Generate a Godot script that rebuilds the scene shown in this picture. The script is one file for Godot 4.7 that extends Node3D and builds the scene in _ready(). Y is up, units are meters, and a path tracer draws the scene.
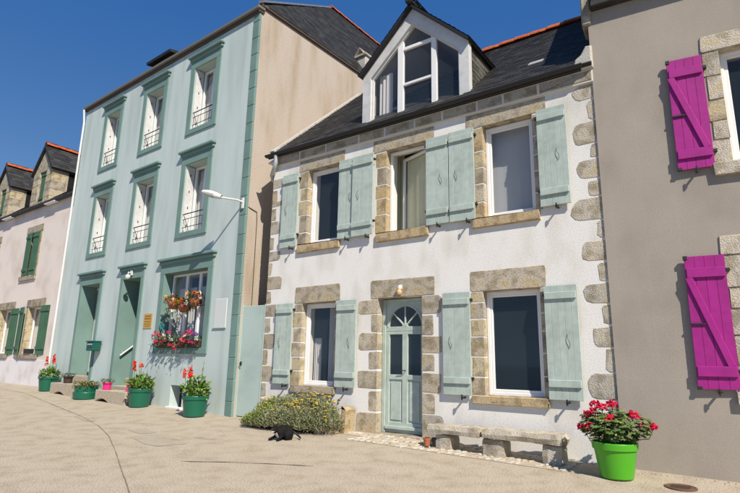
extends Node3D
# A row of four houses on a sloping quay street, in metres, y up. x runs along the white house's front, z towards the street.

var M := {}
var rng := RandomNumberGenerator.new()
var boxes := {}
const UP := Vector3(0, 1, 0)

# ---------------------------------------------------------------- materials
func noise_tex(freq: float, seed_: int, octaves: int, stops: Array, size := 512, kind := FastNoiseLite.TYPE_SIMPLEX_SMOOTH) -> NoiseTexture2D:
	var n := FastNoiseLite.new()
	n.noise_type = kind
	n.frequency = freq
	n.seed = seed_
	n.fractal_octaves = octaves
	var t := NoiseTexture2D.new()
	t.width = size
	t.height = size
	t.seamless = true
	t.noise = n
	var g := Gradient.new()
	g.offsets = PackedFloat32Array()
	g.colors = PackedColorArray()
	var offs := PackedFloat32Array()
	var cols := PackedColorArray()
	for s in stops:
		offs.append(s[0])
		cols.append(s[1] if s[1] is Color else Color(s[1], s[1], s[1]))
	g.offsets = offs
	g.colors = cols
	t.color_ramp = g
	return t

func lin(r: float, g: float, b: float) -> Color:
	return Color(r, g, b).linear_to_srgb()

func mat(called: String, c: Color, rough := 0.85, tex: Texture2D = null, scale := 1.0, bump: Texture2D = null, bump_cm := 0.0, coarse: Texture2D = null, coarse_scale := 0.2, spec := 0.5) -> StandardMaterial3D:
	var m := StandardMaterial3D.new()
	m.resource_name = called
	m.albedo_color = c
	m.roughness = rough
	m.metallic_specular = spec
	if tex or bump:
		m.uv1_triplanar = true
		m.uv1_world_triplanar = true
		m.uv1_triplanar_sharpness = 4.0
		m.uv1_scale = Vector3.ONE * scale
	if tex:
		m.albedo_texture = tex
	if bump:
		m.heightmap_enabled = true
		m.heightmap_texture = bump
		m.heightmap_scale = bump_cm
	if coarse:
		m.detail_enabled = true
		m.detail_blend_mode = BaseMaterial3D.BLEND_MODE_MUL
		m.detail_albedo = coarse
		m.detail_uv_layer = BaseMaterial3D.DETAIL_UV_2
		m.uv2_triplanar = true
		m.uv2_world_triplanar = true
		m.uv2_triplanar_sharpness = 4.0
		m.uv2_scale = Vector3.ONE * coarse_scale
	M[called] = m
	return m

func make_materials() -> void:
	var fine := noise_tex(0.05, 1, 4, [[0.0, 0.86], [0.5, 0.97], [1.0, 1.0]])
	var grain := noise_tex(0.09, 2, 3, [[0.0, 0.0], [1.0, 1.0]])
	var rough_h := noise_tex(0.02, 3, 5, [[0.0, 0.0], [1.0, 1.0]])
	var stains := noise_tex(0.008, 4, 5, [[0.0, Color(0.90, 0.893, 0.88)], [0.38, Color(0.965, 0.96, 0.95)], [0.55, Color(0.99, 0.99, 0.99)], [1.0, Color(1, 1, 1)]])
	var soft := noise_tex(0.006, 5, 4, [[0.0, 0.90], [0.5, 0.97], [1.0, 1.0]])
	var streaks := noise_tex(0.01, 6, 6, [[0.0, Color(0.88, 0.85, 0.80)], [0.30, Color(0.95, 0.935, 0.91)], [0.52, Color(0.98, 0.975, 0.97)], [1.0, Color(1, 1, 1)]])
	var granite := noise_tex(0.06, 7, 5, [[0.0, Color(0.66, 0.645, 0.62)], [0.32, Color(0.87, 0.86, 0.84)], [0.5, Color(0.95, 0.945, 0.935)], [0.72, Color(1, 0.99, 0.98)], [1.0, Color(1, 1, 1)]])
	var pitted := noise_tex(0.035, 8, 5, [[0.0, 0.0], [0.42, 0.35], [0.55, 0.8], [1.0, 1.0]])
	var lichen := noise_tex(0.012, 9, 5, [[0.0, Color(0.76, 0.73, 0.66)], [0.36, Color(0.89, 0.87, 0.82)], [0.55, Color(1, 1, 1)], [0.78, Color(1.0, 0.97, 0.88)], [1.0, Color(0.97, 0.87, 0.66)]])
	var slate_t := noise_tex(0.03, 10, 5, [[0.0, 0.55], [0.5, 0.82], [1.0, 1.0]])
	var agg := noise_tex(0.14, 11, 4, [[0.0, Color(0.55, 0.53, 0.50)], [0.30, Color(0.86, 0.845, 0.82)], [0.5, Color(0.95, 0.94, 0.925)], [0.66, Color(1, 0.995, 0.985)], [1.0, Color(1, 1, 1)]], 1024)
	var patch := noise_tex(0.028, 12, 7, [[0.0, Color(0.88, 0.865, 0.84)], [0.28, Color(0.945, 0.935, 0.92)], [0.46, Color(0.975, 0.97, 0.96)], [0.6, Color(0.99, 0.988, 0.98)], [1.0, Color(1, 1, 1)]], 1024)
	var wood := noise_tex(0.02, 13, 4, [[0.0, 0.92], [0.5, 0.97], [1.0, 1.0]])

	mat("white_render", lin(0.85, 0.832, 0.80), 0.92, fine, 1.6, rough_h, 0.06, stains, 0.23, 0.3)
	mat("teal_render", lin(0.605, 0.705, 0.685), 0.9, fine, 1.8, grain, 0.25, soft, 0.12, 0.3)
	mat("teal_trim", lin(0.205, 0.322, 0.292), 0.8, fine, 1.8, grain, 0.15, soft, 0.3, 0.3)
	mat("teal_pale", lin(0.49, 0.60, 0.57), 0.8, fine, 1.8, grain, 0.15, soft, 0.3, 0.3)
	mat("beige_render", lin(0.535, 0.465, 0.395), 0.94, fine, 1.2, rough_h, 0.2, streaks, 0.17, 0.3)
	mat("pink_render", lin(0.85, 0.76, 0.70), 0.92, fine, 1.5, grain, 0.3, stains, 0.16, 0.3)
	mat("grey_render", lin(0.425, 0.378, 0.325), 0.93, fine, 2.5, grain, 0.3, soft, 0.2, 0.3)
	for k in 5:
		var c: Array = [[0.48, 0.44, 0.375], [0.54, 0.495, 0.425], [0.42, 0.385, 0.335], [0.50, 0.445, 0.36], [0.46, 0.43, 0.385]][k]
		mat("stone_%d" % k, lin(c[0], c[1], c[2]), 0.95, granite, 1.0, pitted, 0.14, lichen, 0.5, 0.25)
	for k in 3:
		var c: Array = [[0.58, 0.55, 0.495], [0.52, 0.50, 0.46], [0.62, 0.58, 0.51]][k]
		mat("granite_%d" % k, lin(c[0], c[1], c[2]), 0.95, granite, 1.8, pitted, 0.4, lichen, 0.5, 0.25)
	mat("ochre_stone", lin(0.53, 0.435, 0.295), 0.95, granite, 1.2, pitted, 0.15, lichen, 0.6, 0.25)
	mat("cream_stone", lin(0.56, 0.50, 0.38), 0.95, granite, 1.2, pitted, 0.15, lichen, 0.6, 0.25)
	mat("pale_cobble", lin(0.66, 0.61, 0.525), 0.9, fine, 6.0, grain, 0.4, null, 0.2, 0.3)
	mat("concrete", lin(0.49, 0.437, 0.36), 0.95, agg, 0.28, agg, 0.15, patch, 0.08, 0.25)
	mat("concrete_step", lin(0.55, 0.485, 0.395), 0.95, agg, 0.9, agg, 0.3, patch, 0.3, 0.25)
	mat("tar", lin(0.21, 0.18, 0.14), 0.95, fine, 4.0)
	mat("mortar", lin(0.58, 0.555, 0.505), 0.95, fine, 4.0, rough_h, 0.6, stains, 0.8, 0.25)
	for k in 3:
		var s: float = [0.050, 0.066, 0.088][k]
		mat("slate_%d" % k, lin(s, s * 1.02, s * 1.10), 0.62, slate_t, 2.0, grain, 0.25, lichen, 0.35, 0.4)
	mat("zinc", lin(0.52, 0.53, 0.53), 0.5, fine, 2.0, null, 0.0, soft, 0.8, 0.5)
	M["zinc"].metallic = 0.35
	mat("black_gutter", lin(0.016, 0.015, 0.015), 0.55)
	mat("iron", lin(0.018, 0.018, 0.020), 0.6)
	mat("clay_ridge", lin(0.62, 0.15, 0.05), 0.85, fine, 3.0, grain, 0.4, lichen, 0.9, 0.3)
	mat("white_frame", lin(0.80, 0.80, 0.79), 0.4, null, 1.0, null, 0.0, null, 0.2, 0.45)
	mat("white_board", lin(0.70, 0.705, 0.70), 0.6, wood, 0.5, null, 0.0, soft, 0.3, 0.4)
	for k in 3:
		var f: float = [0.965, 1.0, 1.03][k]
		mat("sage_%d" % k, lin(0.475 * f, 0.562 * f, 0.512 * f), 0.62, wood, 0.7, grain, 0.04, soft, 0.7, 0.4)
		mat("magenta_%d" % k, lin(0.39 * f, 0.017, 0.245 * f), 0.5, wood, 0.7, null, 0.0, soft, 0.7, 0.45)
		mat("bottle_%d" % k, lin(0.066 * f, 0.155 * f, 0.085 * f), 0.6, wood, 2.0, grain, 0.1, soft, 0.7, 0.4)
	mat("dark_pot", lin(0.008, 0.125, 0.070), 0.38, fine, 3.0, null, 0.0, null, 0.2, 0.5)
	mat("lime_pot", lin(0.072, 0.37, 0.014), 0.35, null, 1.0, null, 0.0, null, 0.2, 0.5)
	mat("pink_pot", lin(0.75, 0.02, 0.19), 0.4, null, 1.0, null, 0.0, null, 0.2, 0.5)
	mat("brown_pot", lin(0.045, 0.026, 0.02), 0.6)
	mat("terracotta", lin(0.40, 0.13, 0.055), 0.85, fine, 6.0)
	mat("soil", lin(0.05, 0.034, 0.022), 1.0)
	mat("brass", lin(0.56, 0.35, 0.075), 0.45, fine, 8.0)
	mat("engraving", lin(0.16, 0.075, 0.015), 0.7)
	mat("mail_green", lin(0.006, 0.085, 0.062), 0.4)
	mat("red_paint", lin(0.62, 0.02, 0.02), 0.45)
	mat("room", lin(0.33, 0.31, 0.285), 0.95)
	mat("olive_room", lin(0.70, 0.70, 0.47), 0.9, fine, 2.0)
	mat("curtain", lin(0.62, 0.61, 0.60), 0.95, fine, 4.0)
	M["curtain"].backlight_enabled = true
	M["curtain"].backlight = Color(0.35, 0.35, 0.35)
	mat("blind", lin(0.42, 0.43, 0.45), 0.9, fine, 4.0)
	mat("bulb", lin(0.72, 0.42, 0.18), 0.2)
	mat("opal", lin(0.6, 0.61, 0.6), 0.3)
	mat("lamp_grey", lin(0.62, 0.63, 0.62), 0.5)
	mat("lens", lin(0.35, 0.37, 0.37), 0.3)
	mat("leaf", Color.WHITE, 0.6, null, 1.0, null, 0.0, null, 0.2, 0.35)
	M["leaf"].vertex_color_use_as_albedo = true
	M["leaf"].backlight_enabled = true
	M["leaf"].backlight = Color(0.45, 0.45, 0.30)
	mat("petal", Color.WHITE, 0.7, null, 1.0, null, 0.0, null, 0.2, 0.25)
	M["petal"].vertex_color_use_as_albedo = true
	M["petal"].backlight_enabled = true
	M["petal"].backlight = Color(0.4, 0.35, 0.35)
	mat("cat_fur", Color.WHITE, 0.8, null, 1.0, null, 0.0, null, 0.2, 0.3)
	M["cat_fur"].vertex_color_use_as_albedo = true
	mat("sea", lin(0.012, 0.035, 0.055), 0.12, null, 1.0, rough_h, 6.0)
	M["sea"].uv1_triplanar = true
	M["sea"].uv1_world_triplanar = true
	M["sea"].uv1_scale = Vector3.ONE * 0.2
	var glass := mat("glass", Color(0.55, 0.62, 0.66, 0.06), 0.02)
	glass.transparency = BaseMaterial3D.TRANSPARENCY_ALPHA
	glass.metallic_specular = 0.5
	mat("panel_paint", lin(0.60, 0.64, 0.625), 0.7)
	mat("plinth_paint", lin(0.85, 0.82, 0.82), 0.9, fine, 1.5, grain, 0.2, stains, 0.3, 0.3)
	mat("rust", lin(0.14, 0.075, 0.045), 0.8, fine, 8.0)
	mat("pipe_paint", lin(0.66, 0.66, 0.65), 0.5)
	mat("eaves_grey", lin(0.17, 0.155, 0.135), 0.8, fine, 3.0)
	M["grey_render"].uv2_scale = Vector3(0.3, 0.2, 0.3)
	M["beige_render"].uv2_scale = Vector3(0.32, 0.075, 0.32)
	M["teal_render"].uv2_scale = Vector3(0.6, 0.09, 0.6)
	M["white_render"].uv2_scale = Vector3(0.35, 0.14, 0.35)
	mat("concrete_patch", lin(0.455, 0.41, 0.345), 0.95, agg, 0.5, agg, 0.3, patch, 0.12, 0.25)
	mat("joint_mortar", lin(0.70, 0.67, 0.60), 0.95, fine, 4.0)
	for k in 3:
		var s: float = [0.13, 0.17, 0.22][k]
		mat("old_slate_%d" % k, lin(s, s, s * 0.98), 0.75, slate_t, 3.0, grain, 0.2, lichen, 0.9, 0.3)
	mat("tin", lin(0.08, 0.055, 0.035), 0.7, fine, 5.0)

# ---------------------------------------------------------------- mesh helpers
func new_st() -> SurfaceTool:
	var st := SurfaceTool.new()
	st.begin(Mesh.PRIMITIVE_TRIANGLES)
	return st

func tri(st: SurfaceTool, a: Vector3, b: Vector3, c: Vector3, out: Vector3) -> void:
	var n := (b - a).cross(c - a)
	if n.length_squared() < 1e-16:
		return
	n = n.normalized()
	if n.dot(out) > 0.0:
		var t := b
		b = c
		c = t
	else:
		n = -n
	st.set_normal(n)
	st.add_vertex(a)
	st.set_normal(n)
	st.add_vertex(b)
	st.set_normal(n)
	st.add_vertex(c)

func quad(st: SurfaceTool, a: Vector3, b: Vector3, c: Vector3, d: Vector3, out: Vector3) -> void:
	tri(st, a, b, c, out)
	tri(st, a, c, d, out)

func bx(st: SurfaceTool, lo: Vector3, hi: Vector3, bevel := 0.0) -> void:
	var c := (lo + hi) / 2
	var h := (hi - lo).abs() / 2
	bx_at(st, Transform3D(Basis(), c), h, bevel)

func bx_at(st: SurfaceTool, t: Transform3D, h: Vector3, bevel := 0.0) -> void:
	var b := minf(bevel, minf(h.x, minf(h.y, h.z)) * 0.45)
	if b <= 0.0:
		for ax in 3:
			for s in [-1.0, 1.0]:
				var n := Vector3.ZERO
				n[ax] = s
				var p := []
				for q in [[-1, -1], [1, -1], [1, 1], [-1, 1]]:
					var v := Vector3.ZERO
					v[ax] = s * h[ax]
					v[(ax + 1) % 3] = q[0] * h[(ax + 1) % 3]
					v[(ax + 2) % 3] = q[1] * h[(ax + 2) % 3]
					p.append(t * v)
				quad(st, p[0], p[1], p[2], p[3], t.basis * n)
		return
	var pt := func(sx: float, sy: float, sz: float, axis: int) -> Vector3:
		var v := Vector3(sx * (h.x - b), sy * (h.y - b), sz * (h.z - b))
		v[axis] = [sx, sy, sz][axis] * h[axis]
		return t * v
	for ax in 3:
		var a1 := (ax + 1) % 3
		var a2 := (ax + 2) % 3
		for s in [-1.0, 1.0]:
			var p := []
			for q in [[-1.0, -1.0], [1.0, -1.0], [1.0, 1.0], [-1.0, 1.0]]:
				var sg := [0.0, 0.0, 0.0]
				sg[ax] = s
				sg[a1] = q[0]
				sg[a2] = q[1]
				p.append(pt.call(sg[0], sg[1], sg[2], ax))
			var n := Vector3.ZERO
			n[ax] = s
			quad(st, p[0], p[1], p[2], p[3], t.basis * n)
		for s1 in [-1.0, 1.0]:
			for s2 in [-1.0, 1.0]:
				var sg := [0.0, 0.0, 0.0]
				sg[a1] = s1
				sg[a2] = s2
				sg[ax] = -1.0
				var e0: Vector3 = pt.call(sg[0], sg[1], sg[2], a1)
				var e1: Vector3 = pt.call(sg[0], sg[1], sg[2], a2)
				sg[ax] = 1.0
				var e2: Vector3 = pt.call(sg[0], sg[1], sg[2], a2)
				var e3: Vector3 = pt.call(sg[0], sg[1], sg[2], a1)
				var n := Vector3.ZERO
				n[a1] = s1
				n[a2] = s2
				quad(st, e0, e1, e2, e3, t.basis * n)
	for sx in [-1.0, 1.0]:
		for sy in [-1.0, 1.0]:
			for sz in [-1.0, 1.0]:
				tri(st, pt.call(sx, sy, sz, 0), pt.call(sx, sy, sz, 1), pt.call(sx, sy, sz, 2), t.basis * Vector3(sx, sy, sz))

func box_mesh(size: Vector3, bevel := 0.006) -> ArrayMesh:
	var key := "%.3f %.3f %.3f %.3f" % [size.x, size.y, size.z, bevel]
	if not boxes.has(key):
		var st := new_st()
		bx_at(st, Transform3D(), size / 2, bevel)
		boxes[key] = st.commit()
	return boxes[key]

func node(called: String, parent: Node3D, at := Vector3.ZERO, turn := 0.0) -> Node3D:
	var o := Node3D.new()
	o.name = called
	parent.add_child(o, true)
	o.position = at
	o.rotation.y = turn
	return o

func put(called: String, parent: Node3D, mesh: Mesh, m: Material, at := Vector3.ZERO) -> MeshInstance3D:
	var o := MeshInstance3D.new()
	o.name = called
	o.mesh = mesh
	o.material_override = m
	parent.add_child(o, true)
	o.position = at
	return o

func done(called: String, parent: Node3D, st: SurfaceTool, m: Material) -> MeshInstance3D:
	return put(called, parent, st.commit(), m)

func part_box(called: String, parent: Node3D, lo: Vector3, hi: Vector3, m: Material, bevel := 0.006) -> MeshInstance3D:
	return put(called, parent, box_mesh((hi - lo).abs(), bevel), m, (lo + hi) / 2)

func numbered(called: String) -> String:
	if not has_node(NodePath(called)):
		return called
	var k := 1
	while has_node(NodePath("%s_%03d" % [called, k])):
		k += 1
	return "%s_%03d" % [called, k]

func thing(called: String, label: String, category: String, at := Vector3.ZERO, turn := 0.0, group := "") -> Node3D:
	var o := node(numbered(called), self, at, turn)
	o.set_meta("label", label)
	o.set_meta("category", category)
	if group:
		o.set_meta("group", group)
	return o

func structure(called: String, mesh: Mesh, m: Material) -> MeshInstance3D:
	var o := put(numbered(called), self, mesh, m)
	o.set_meta("kind", "structure")
	return o

# an outline in the xy plane pushed out from z0 to z1, its front edge rounded off
func slab(st: SurfaceTool, pts: PackedVector2Array, z0: float, z1: float, bevel := 0.01, t := Transform3D(), both := false) -> void:
	var n := pts.size()
	var c := Vector2.ZERO
	for p in pts:
		c += p / n
	var area := 0.0
	for i in n:
		area += pts[i].cross(pts[(i + 1) % n])
	var inner := PackedVector2Array()
	for i in n:
		var e0 := (pts[i] - pts[(i + n - 1) % n]).normalized()
		var e1 := (pts[(i + 1) % n] - pts[i]).normalized()
		var inw := (e0.orthogonal() + e1.orthogonal()).normalized() * (-1.0 if area > 0 else 1.0)
		inner.append(pts[i] + inw * bevel)
	var idx := Geometry2D.triangulate_polygon(inner)
	if idx.is_empty():
		for i in range(1, n - 1):
			idx.append_array(PackedInt32Array([0, i, i + 1]))
	var fz := signf(z1 - z0)
	for k in range(0, idx.size(), 3):
		tri(st, t * v3(inner[idx[k]], z1), t * v3(inner[idx[k + 1]], z1), t * v3(inner[idx[k + 2]], z1), t.basis * Vector3(0, 0, fz))
		if both:
			tri(st, t * v3(pts[idx[k]], z0), t * v3(pts[idx[k + 1]], z0), t * v3(pts[idx[k + 2]], z0), t.basis * Vector3(0, 0, -fz))
	for i in n:
		var j := (i + 1) % n
		var e := (pts[j] - pts[i]).orthogonal() * (1.0 if area > 0 else -1.0)
		var out := t.basis * Vector3(e.x, e.y, 0)
		var zb := z1 - fz * bevel
		if bevel > 0:
			quad(st, t * v3(pts[i], zb), t * v3(pts[j], zb), t * v3(inner[j], z1), t * v3(inner[i], z1), out + t.basis * Vector3(0, 0, fz) * out.length())
		quad(st, t * v3(pts[i], z0), t * v3(pts[j], z0), t * v3(pts[j], zb), t * v3(pts[i], zb), out)

func v3(p: Vector2, z: float) -> Vector3:
	return Vector3(p.x, p.y, z)

# irregular block of stone: 'round_' 0 is a box with knocked corners, 1 is a cobble; sides 'left'/'right' can stay straight
func stone_outline(x0: float, x1: float, y0: float, y1: float, round_ := 0.3, jit := 0.012, straight_left := false, straight_right := false) -> PackedVector2Array:
	var w := x1 - x0
	var h := y1 - y0
	var r := minf(w, h) * 0.5 * round_
	var p := PackedVector2Array()
	var corners := [[x1, y1, -1, -1, straight_right], [x0, y1, 1, -1, straight_left], [x0, y0, 1, 1, straight_left], [x1, y0, -1, 1, straight_right]]
	for k in 4:
		var c: Array = corners[k]
		var rr: float = r * (0.12 if c[4] else rng.randf_range(0.6, 1.35))
		var ox := Vector2(c[0] + c[2] * rr, c[1])
		var oy := Vector2(c[0], c[1] + c[3] * rr)
		var mid := Vector2(c[0] + c[2] * rr * 0.29, c[1] + c[3] * rr * 0.29)
		var seq := [oy, mid, ox] if k % 2 == 0 else [ox, mid, oy]
		for q in seq:
			var jj: Vector2 = Vector2(rng.randf_range(-1, 1), rng.randf_range(-1, 1)) * jit
			if c[4]:
				jj *= 0.12
			p.append(q + jj)
	return p

func stone(called: String, parent: Node3D, x0: float, x1: float, y0: float, y1: float, z0: float, z1: float, m: Material, round_ := 0.3, jit := 0.012, sl := false, sr := false, bevel := 0.007) -> MeshInstance3D:
	var st := new_st()
	slab(st, stone_outline(x0, x1, y0, y1, round_, jit, sl, sr), z0, z1, bevel)
	return done(called, parent, st, m)

func any_stone() -> Material:
	return M["stone_%d" % rng.randi_range(0, 4)]

func tube(st: SurfaceTool, path: Array, radius: float, sides := 8, caps := true) -> void:
	var rings := []
	var last := Vector3.ZERO
	for i in path.size():
		var d: Vector3 = (path[mini(i + 1, path.size() - 1)] - path[maxi(i - 1, 0)]).normalized()
		var a := d.cross(UP if absf(d.y) < 0.9 else Vector3.RIGHT).normalized()
		if i > 0 and last != Vector3.ZERO:
			var a2 := (last - d * last.dot(d))
			if a2.length() > 0.1:
				a = a2.normalized()
		last = a
		var b := d.cross(a).normalized()
		var ring := []
		for k in sides:
			var th := TAU * k / sides
			ring.append(path[i] + (a * cos(th) + b * sin(th)) * radius)
		rings.append(ring)
	for i in path.size() - 1:
		for k in sides:
			var k2 := (k + 1) % sides
			smooth_quad(st, rings[i][k], rings[i][k2], rings[i + 1][k2], rings[i + 1][k], path[i], path[i], path[i + 1], path[i + 1])
	if caps:
		for e in [0, path.size() - 1]:
			var out: Vector3 = (path[0] - path[1]) if e == 0 else (path[e] - path[e - 1])
			for k in sides:
				tri(st, path[e], rings[e][k], rings[e][(k + 1) % sides], out)

# quad whose normals point away from the four given centres
func smooth_quad(st: SurfaceTool, a: Vector3, b: Vector3, c: Vector3, d: Vector3, ca: Vector3, cb: Vector3, cc: Vector3, cd: Vector3) -> void:
	var v := [a, b, c, d]
	var n := [(a - ca).normalized(), (b - cb).normalized(), (c - cc).normalized(), (d - cd).normalized()]
	var g := (b - a).cross(d - a)
	if g.length_squared() < 1e-18:
		g = (c - b).cross(d - b)
	var order := [0, 1, 2, 0, 2, 3] if g.dot(n[0] + n[2]) < 0 else [0, 2, 1, 0, 3, 2]
	for k in order:
		st.set_normal(n[k])
		st.add_vertex(v[k])

# turned shape: profile of (radius, height), smooth round, crisp where 'crisp'
func lathe(st: SurfaceTool, profile: Array, at := Vector3.ZERO, sides := 24, squash := Vector3.ONE) -> void:
	for i in profile.size() - 1:
		var p: Vector2 = profile[i]
		var q: Vector2 = profile[i + 1]
		var t := q - p
		var nn := Vector2(t.y, -t.x).normalized()
		for k in sides:
			var a0 := TAU * k / sides
			var a1 := TAU * (k + 1) / sides
			var d0 := Vector3(cos(a0), 0, sin(a0))
			var d1 := Vector3(cos(a1), 0, sin(a1))
			var v := [at + (d0 * p.x + UP * p.y) * squash, at + (d1 * p.x + UP * p.y) * squash, at + (d1 * q.x + UP * q.y) * squash, at + (d0 * q.x + UP * q.y) * squash]
			var n := [d0 * nn.x + UP * nn.y, d1 * nn.x + UP * nn.y, d1 * nn.x + UP * nn.y, d0 * nn.x + UP * nn.y]
			var g: Vector3 = (v[1] - v[0]).cross(v[3] - v[0]) + (v[2] - v[1]).cross(v[3] - v[1])
			var order := [0, 1, 2, 0, 2, 3] if g.dot(n[0] + n[1]) < 0 else [0, 2, 1, 0, 3, 2]
			for o in order:
				st.set_normal(n[o])
				st.add_vertex(v[o])

# front wall: outer face z = zf, thickness t, with rectangular openings [x0, x1, y0, y1]; reveals included
func wall(st: SurfaceTool, x0: float, x1: float, y0: float, y1: float, zf: float, t: float, holes: Array) -> void:
	var xs := [x0, x1]
	var ys := [y0, y1]
	for h in holes:
		xs.append_array([h[0], h[1]])
		ys.append_array([h[2], h[3]])
	xs.sort()
	ys.sort()
	for i in xs.size() - 1:
		for j in ys.size() - 1:
			if xs[i + 1] - xs[i] < 1e-5 or ys[j + 1] - ys[j] < 1e-5:
				continue
			var cx: float = (xs[i] + xs[i + 1]) / 2
			var cy: float = (ys[j] + ys[j + 1]) / 2
			var open := false
			for h in holes:
				if cx > h[0] and cx < h[1] and cy > h[2] and cy < h[3]:
					open = true
			if open:
				continue
			for z in [zf, zf - t]:
				quad(st, Vector3(xs[i], ys[j], z), Vector3(xs[i + 1], ys[j], z), Vector3(xs[i + 1], ys[j + 1], z), Vector3(xs[i], ys[j + 1], z), Vector3(0, 0, 1 if z == zf else -1))
	for h in holes:
		reveal(st, h, zf, zf - t, 1.0)
	reveal(st, [x0, x1, y0, y1], zf, zf - t, -1.0)

func reveal(st: SurfaceTool, h: Array, za: float, zb: float, s: float) -> void:
	quad(st, Vector3(h[0], h[2], za), Vector3(h[0], h[3], za), Vector3(h[0], h[3], zb), Vector3(h[0], h[2], zb), Vector3(s, 0, 0))
	quad(st, Vector3(h[1], h[2], za), Vector3(h[1], h[3], za), Vector3(h[1], h[3], zb), Vector3(h[1], h[2], zb), Vector3(-s, 0, 0))
	quad(st, Vector3(h[0], h[2], za), Vector3(h[1], h[2], za), Vector3(h[1], h[2], zb), Vector3(h[0], h[2], zb), Vector3(0, s, 0))
	quad(st, Vector3(h[0], h[3], za), Vector3(h[1], h[3], za), Vector3(h[1], h[3], zb), Vector3(h[0], h[3], zb), Vector3(0, -s, 0))

# the rooms behind the windows: an inward box, open to the street side
func rooms(parent: Node3D, x0: float, x1: float, y0: float, y1: float, zf: float, zb: float, m: Material) -> void:
	var st := new_st()
	reveal(st, [x0, x1, y0, y1], zf, zb, 1.0)
	quad(st, Vector3(x0, y0, zb), Vector3(x1, y0, zb), Vector3(x1, y1, zb), Vector3(x0, y1, zb), Vector3(0, 0, 1))
	done("room", parent, st, m)

# rectangular frame of four bars in the xy plane
func frame(st: SurfaceTool, x0: float, x1: float, y0: float, y1: float, w: float, z0: float, z1: float, bevel := 0.008) -> void:
	bx(st, Vector3(x0, y0, z0), Vector3(x0 + w, y1, z1), bevel)
	bx(st, Vector3(x1 - w, y0, z0), Vector3(x1, y1, z1), bevel)
	bx(st, Vector3(x0 + w - 0.001, y0, z0 + 0.001), Vector3(x1 - w + 0.001, y0 + w, z1 - 0.001), bevel)
	bx(st, Vector3(x0 + w - 0.001, y1 - w, z0 + 0.001), Vector3(x1 - w + 0.001, y1, z1 - 0.001), bevel)

func pane_mesh(parent: Node3D, x0: float, x1: float, y0: float, y1: float, z: float) -> void:
	var st := new_st()
	quad(st, Vector3(x0, y0, z), Vector3(x1, y0, z), Vector3(x1, y1, z), Vector3(x0, y1, z), Vector3(0, 0, 1))
	done("pane", parent, st, M.glass)

# slates in overlapping courses on the plane o + u*a + v*b, kept where inside.call(a, b); one joined mesh per tone
func slates(parent: Node3D, o: Vector3, u: Vector3, v: Vector3, alen: float, blen: float, inside: Callable, w := 0.22, e := 0.135) -> void:
	u = u.normalized()
	v = v.normalized()
	var n := u.cross(v).normalized()
	if n.y < 0:
		n = -n
	var sts := [new_st(), new_st(), new_st()]
	var used := [0, 0, 0]
	var row := 0
	var b := 0.0
	while b < blen:
		var a := -w * (0.5 if row % 2 else 0.0)
		while a < alen:
			var wa := w - 0.006
			var mid := a + w / 2
			var a0 := maxf(a, 0.0)
			var a1 := minf(a + wa, alen)
			if a1 - a0 > 0.03 and inside.call(mid, b + e * 0.5):
				var k := rng.randi_range(0, 2)
				var lift := 0.014 + rng.randf() * 0.006
				var sk := rng.randf_range(-0.004, 0.004)
				var p0 := o + u * a0 + v * (b + sk) + n * lift
				var p1 := o + u * a1 + v * (b - sk) + n * lift
				var p2 := o + u * a1 + v * (b + e * 1.25) + n * 0.004
				var p3 := o + u * a0 + v * (b + e * 1.25) + n * 0.004
				quad(sts[k], p0, p1, p2, p3, n)
				quad(sts[k], p0, p1, p1 - n * lift, p0 - n * lift, -v)
				used[k] += 1
			a += w
		b += e
		row += 1
	for k in 3:
		if used[k]:
			var s := done("slate_courses", parent, sts[k], M["slate_%d" % k])
			s.set_meta("kind", "stuff")

func poly(st: SurfaceTool, pts: Array, out: Vector3) -> void:
	for i in range(1, pts.size() - 1):
		tri(st, pts[0], pts[i], pts[i + 1], out)

# a flat sheet of any outline with thickness d along -n
func sheet(st: SurfaceTool, pts: Array, n: Vector3, d: float) -> void:
	var c := Vector3.ZERO
	for p in pts:
		c += p / pts.size()
	poly(st, pts, n)
	var low := []
	for p in pts:
		low.append(p - n * d)
	poly(st, low, -n)
	for i in pts.size():
		var j := (i + 1) % pts.size()
		quad(st, pts[i], pts[j], low[j], low[i], (pts[i] + pts[j]) / 2 - c)

func ridge_tiles(parent: Node3D, a: Vector3, b: Vector3, spread := 0.13, drop := 0.10, each := 0.38) -> void:
	var len := a.distance_to(b)
	var count := maxi(1, int(round(len / each)))
	var step := len / count
	var d := (b - a).normalized()
	var side := d.cross(UP).normalized()
	var st := new_st()
	# one half-round tile, slightly flared at one end, shared by the whole ridge
	var seg := 7
	for k in seg:
		var t0 := -PI * 0.5 + PI * k / seg
		var t1 := -PI * 0.5 + PI * (k + 1) / seg
		var f := func(th: float, s: float, x: float) -> Vector3:
			return side * sin(th) * spread * s + UP * (cos(th) * drop * s * 1.2) + d * x
		var x0 := -step * 0.5
		var x1 := step * 0.5 + 0.03
		quad(st, f.call(t0, 1.1, x0), f.call(t1, 1.1, x0), f.call(t1, 0.94, x1), f.call(t0, 0.94, x1), f.call((t0 + t1) / 2, 1, 0))
		quad(st, f.call(t0, 1.1, x0), f.call(t1, 1.1, x0), f.call(t1, 0.8, x0), f.call(t0, 0.8, x0), -d)
	var mesh := st.commit()
	for k in count:
		var o := put("ridge_tile", parent, mesh, M.clay_ridge, a + d * step * (k + 0.5) + UP * (-0.04 + rng.randf_range(-0.006, 0.006)))
		o.rotation = Vector3(rng.randf_range(-0.01, 0.01), rng.randf_range(-0.02, 0.02), 0)

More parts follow.
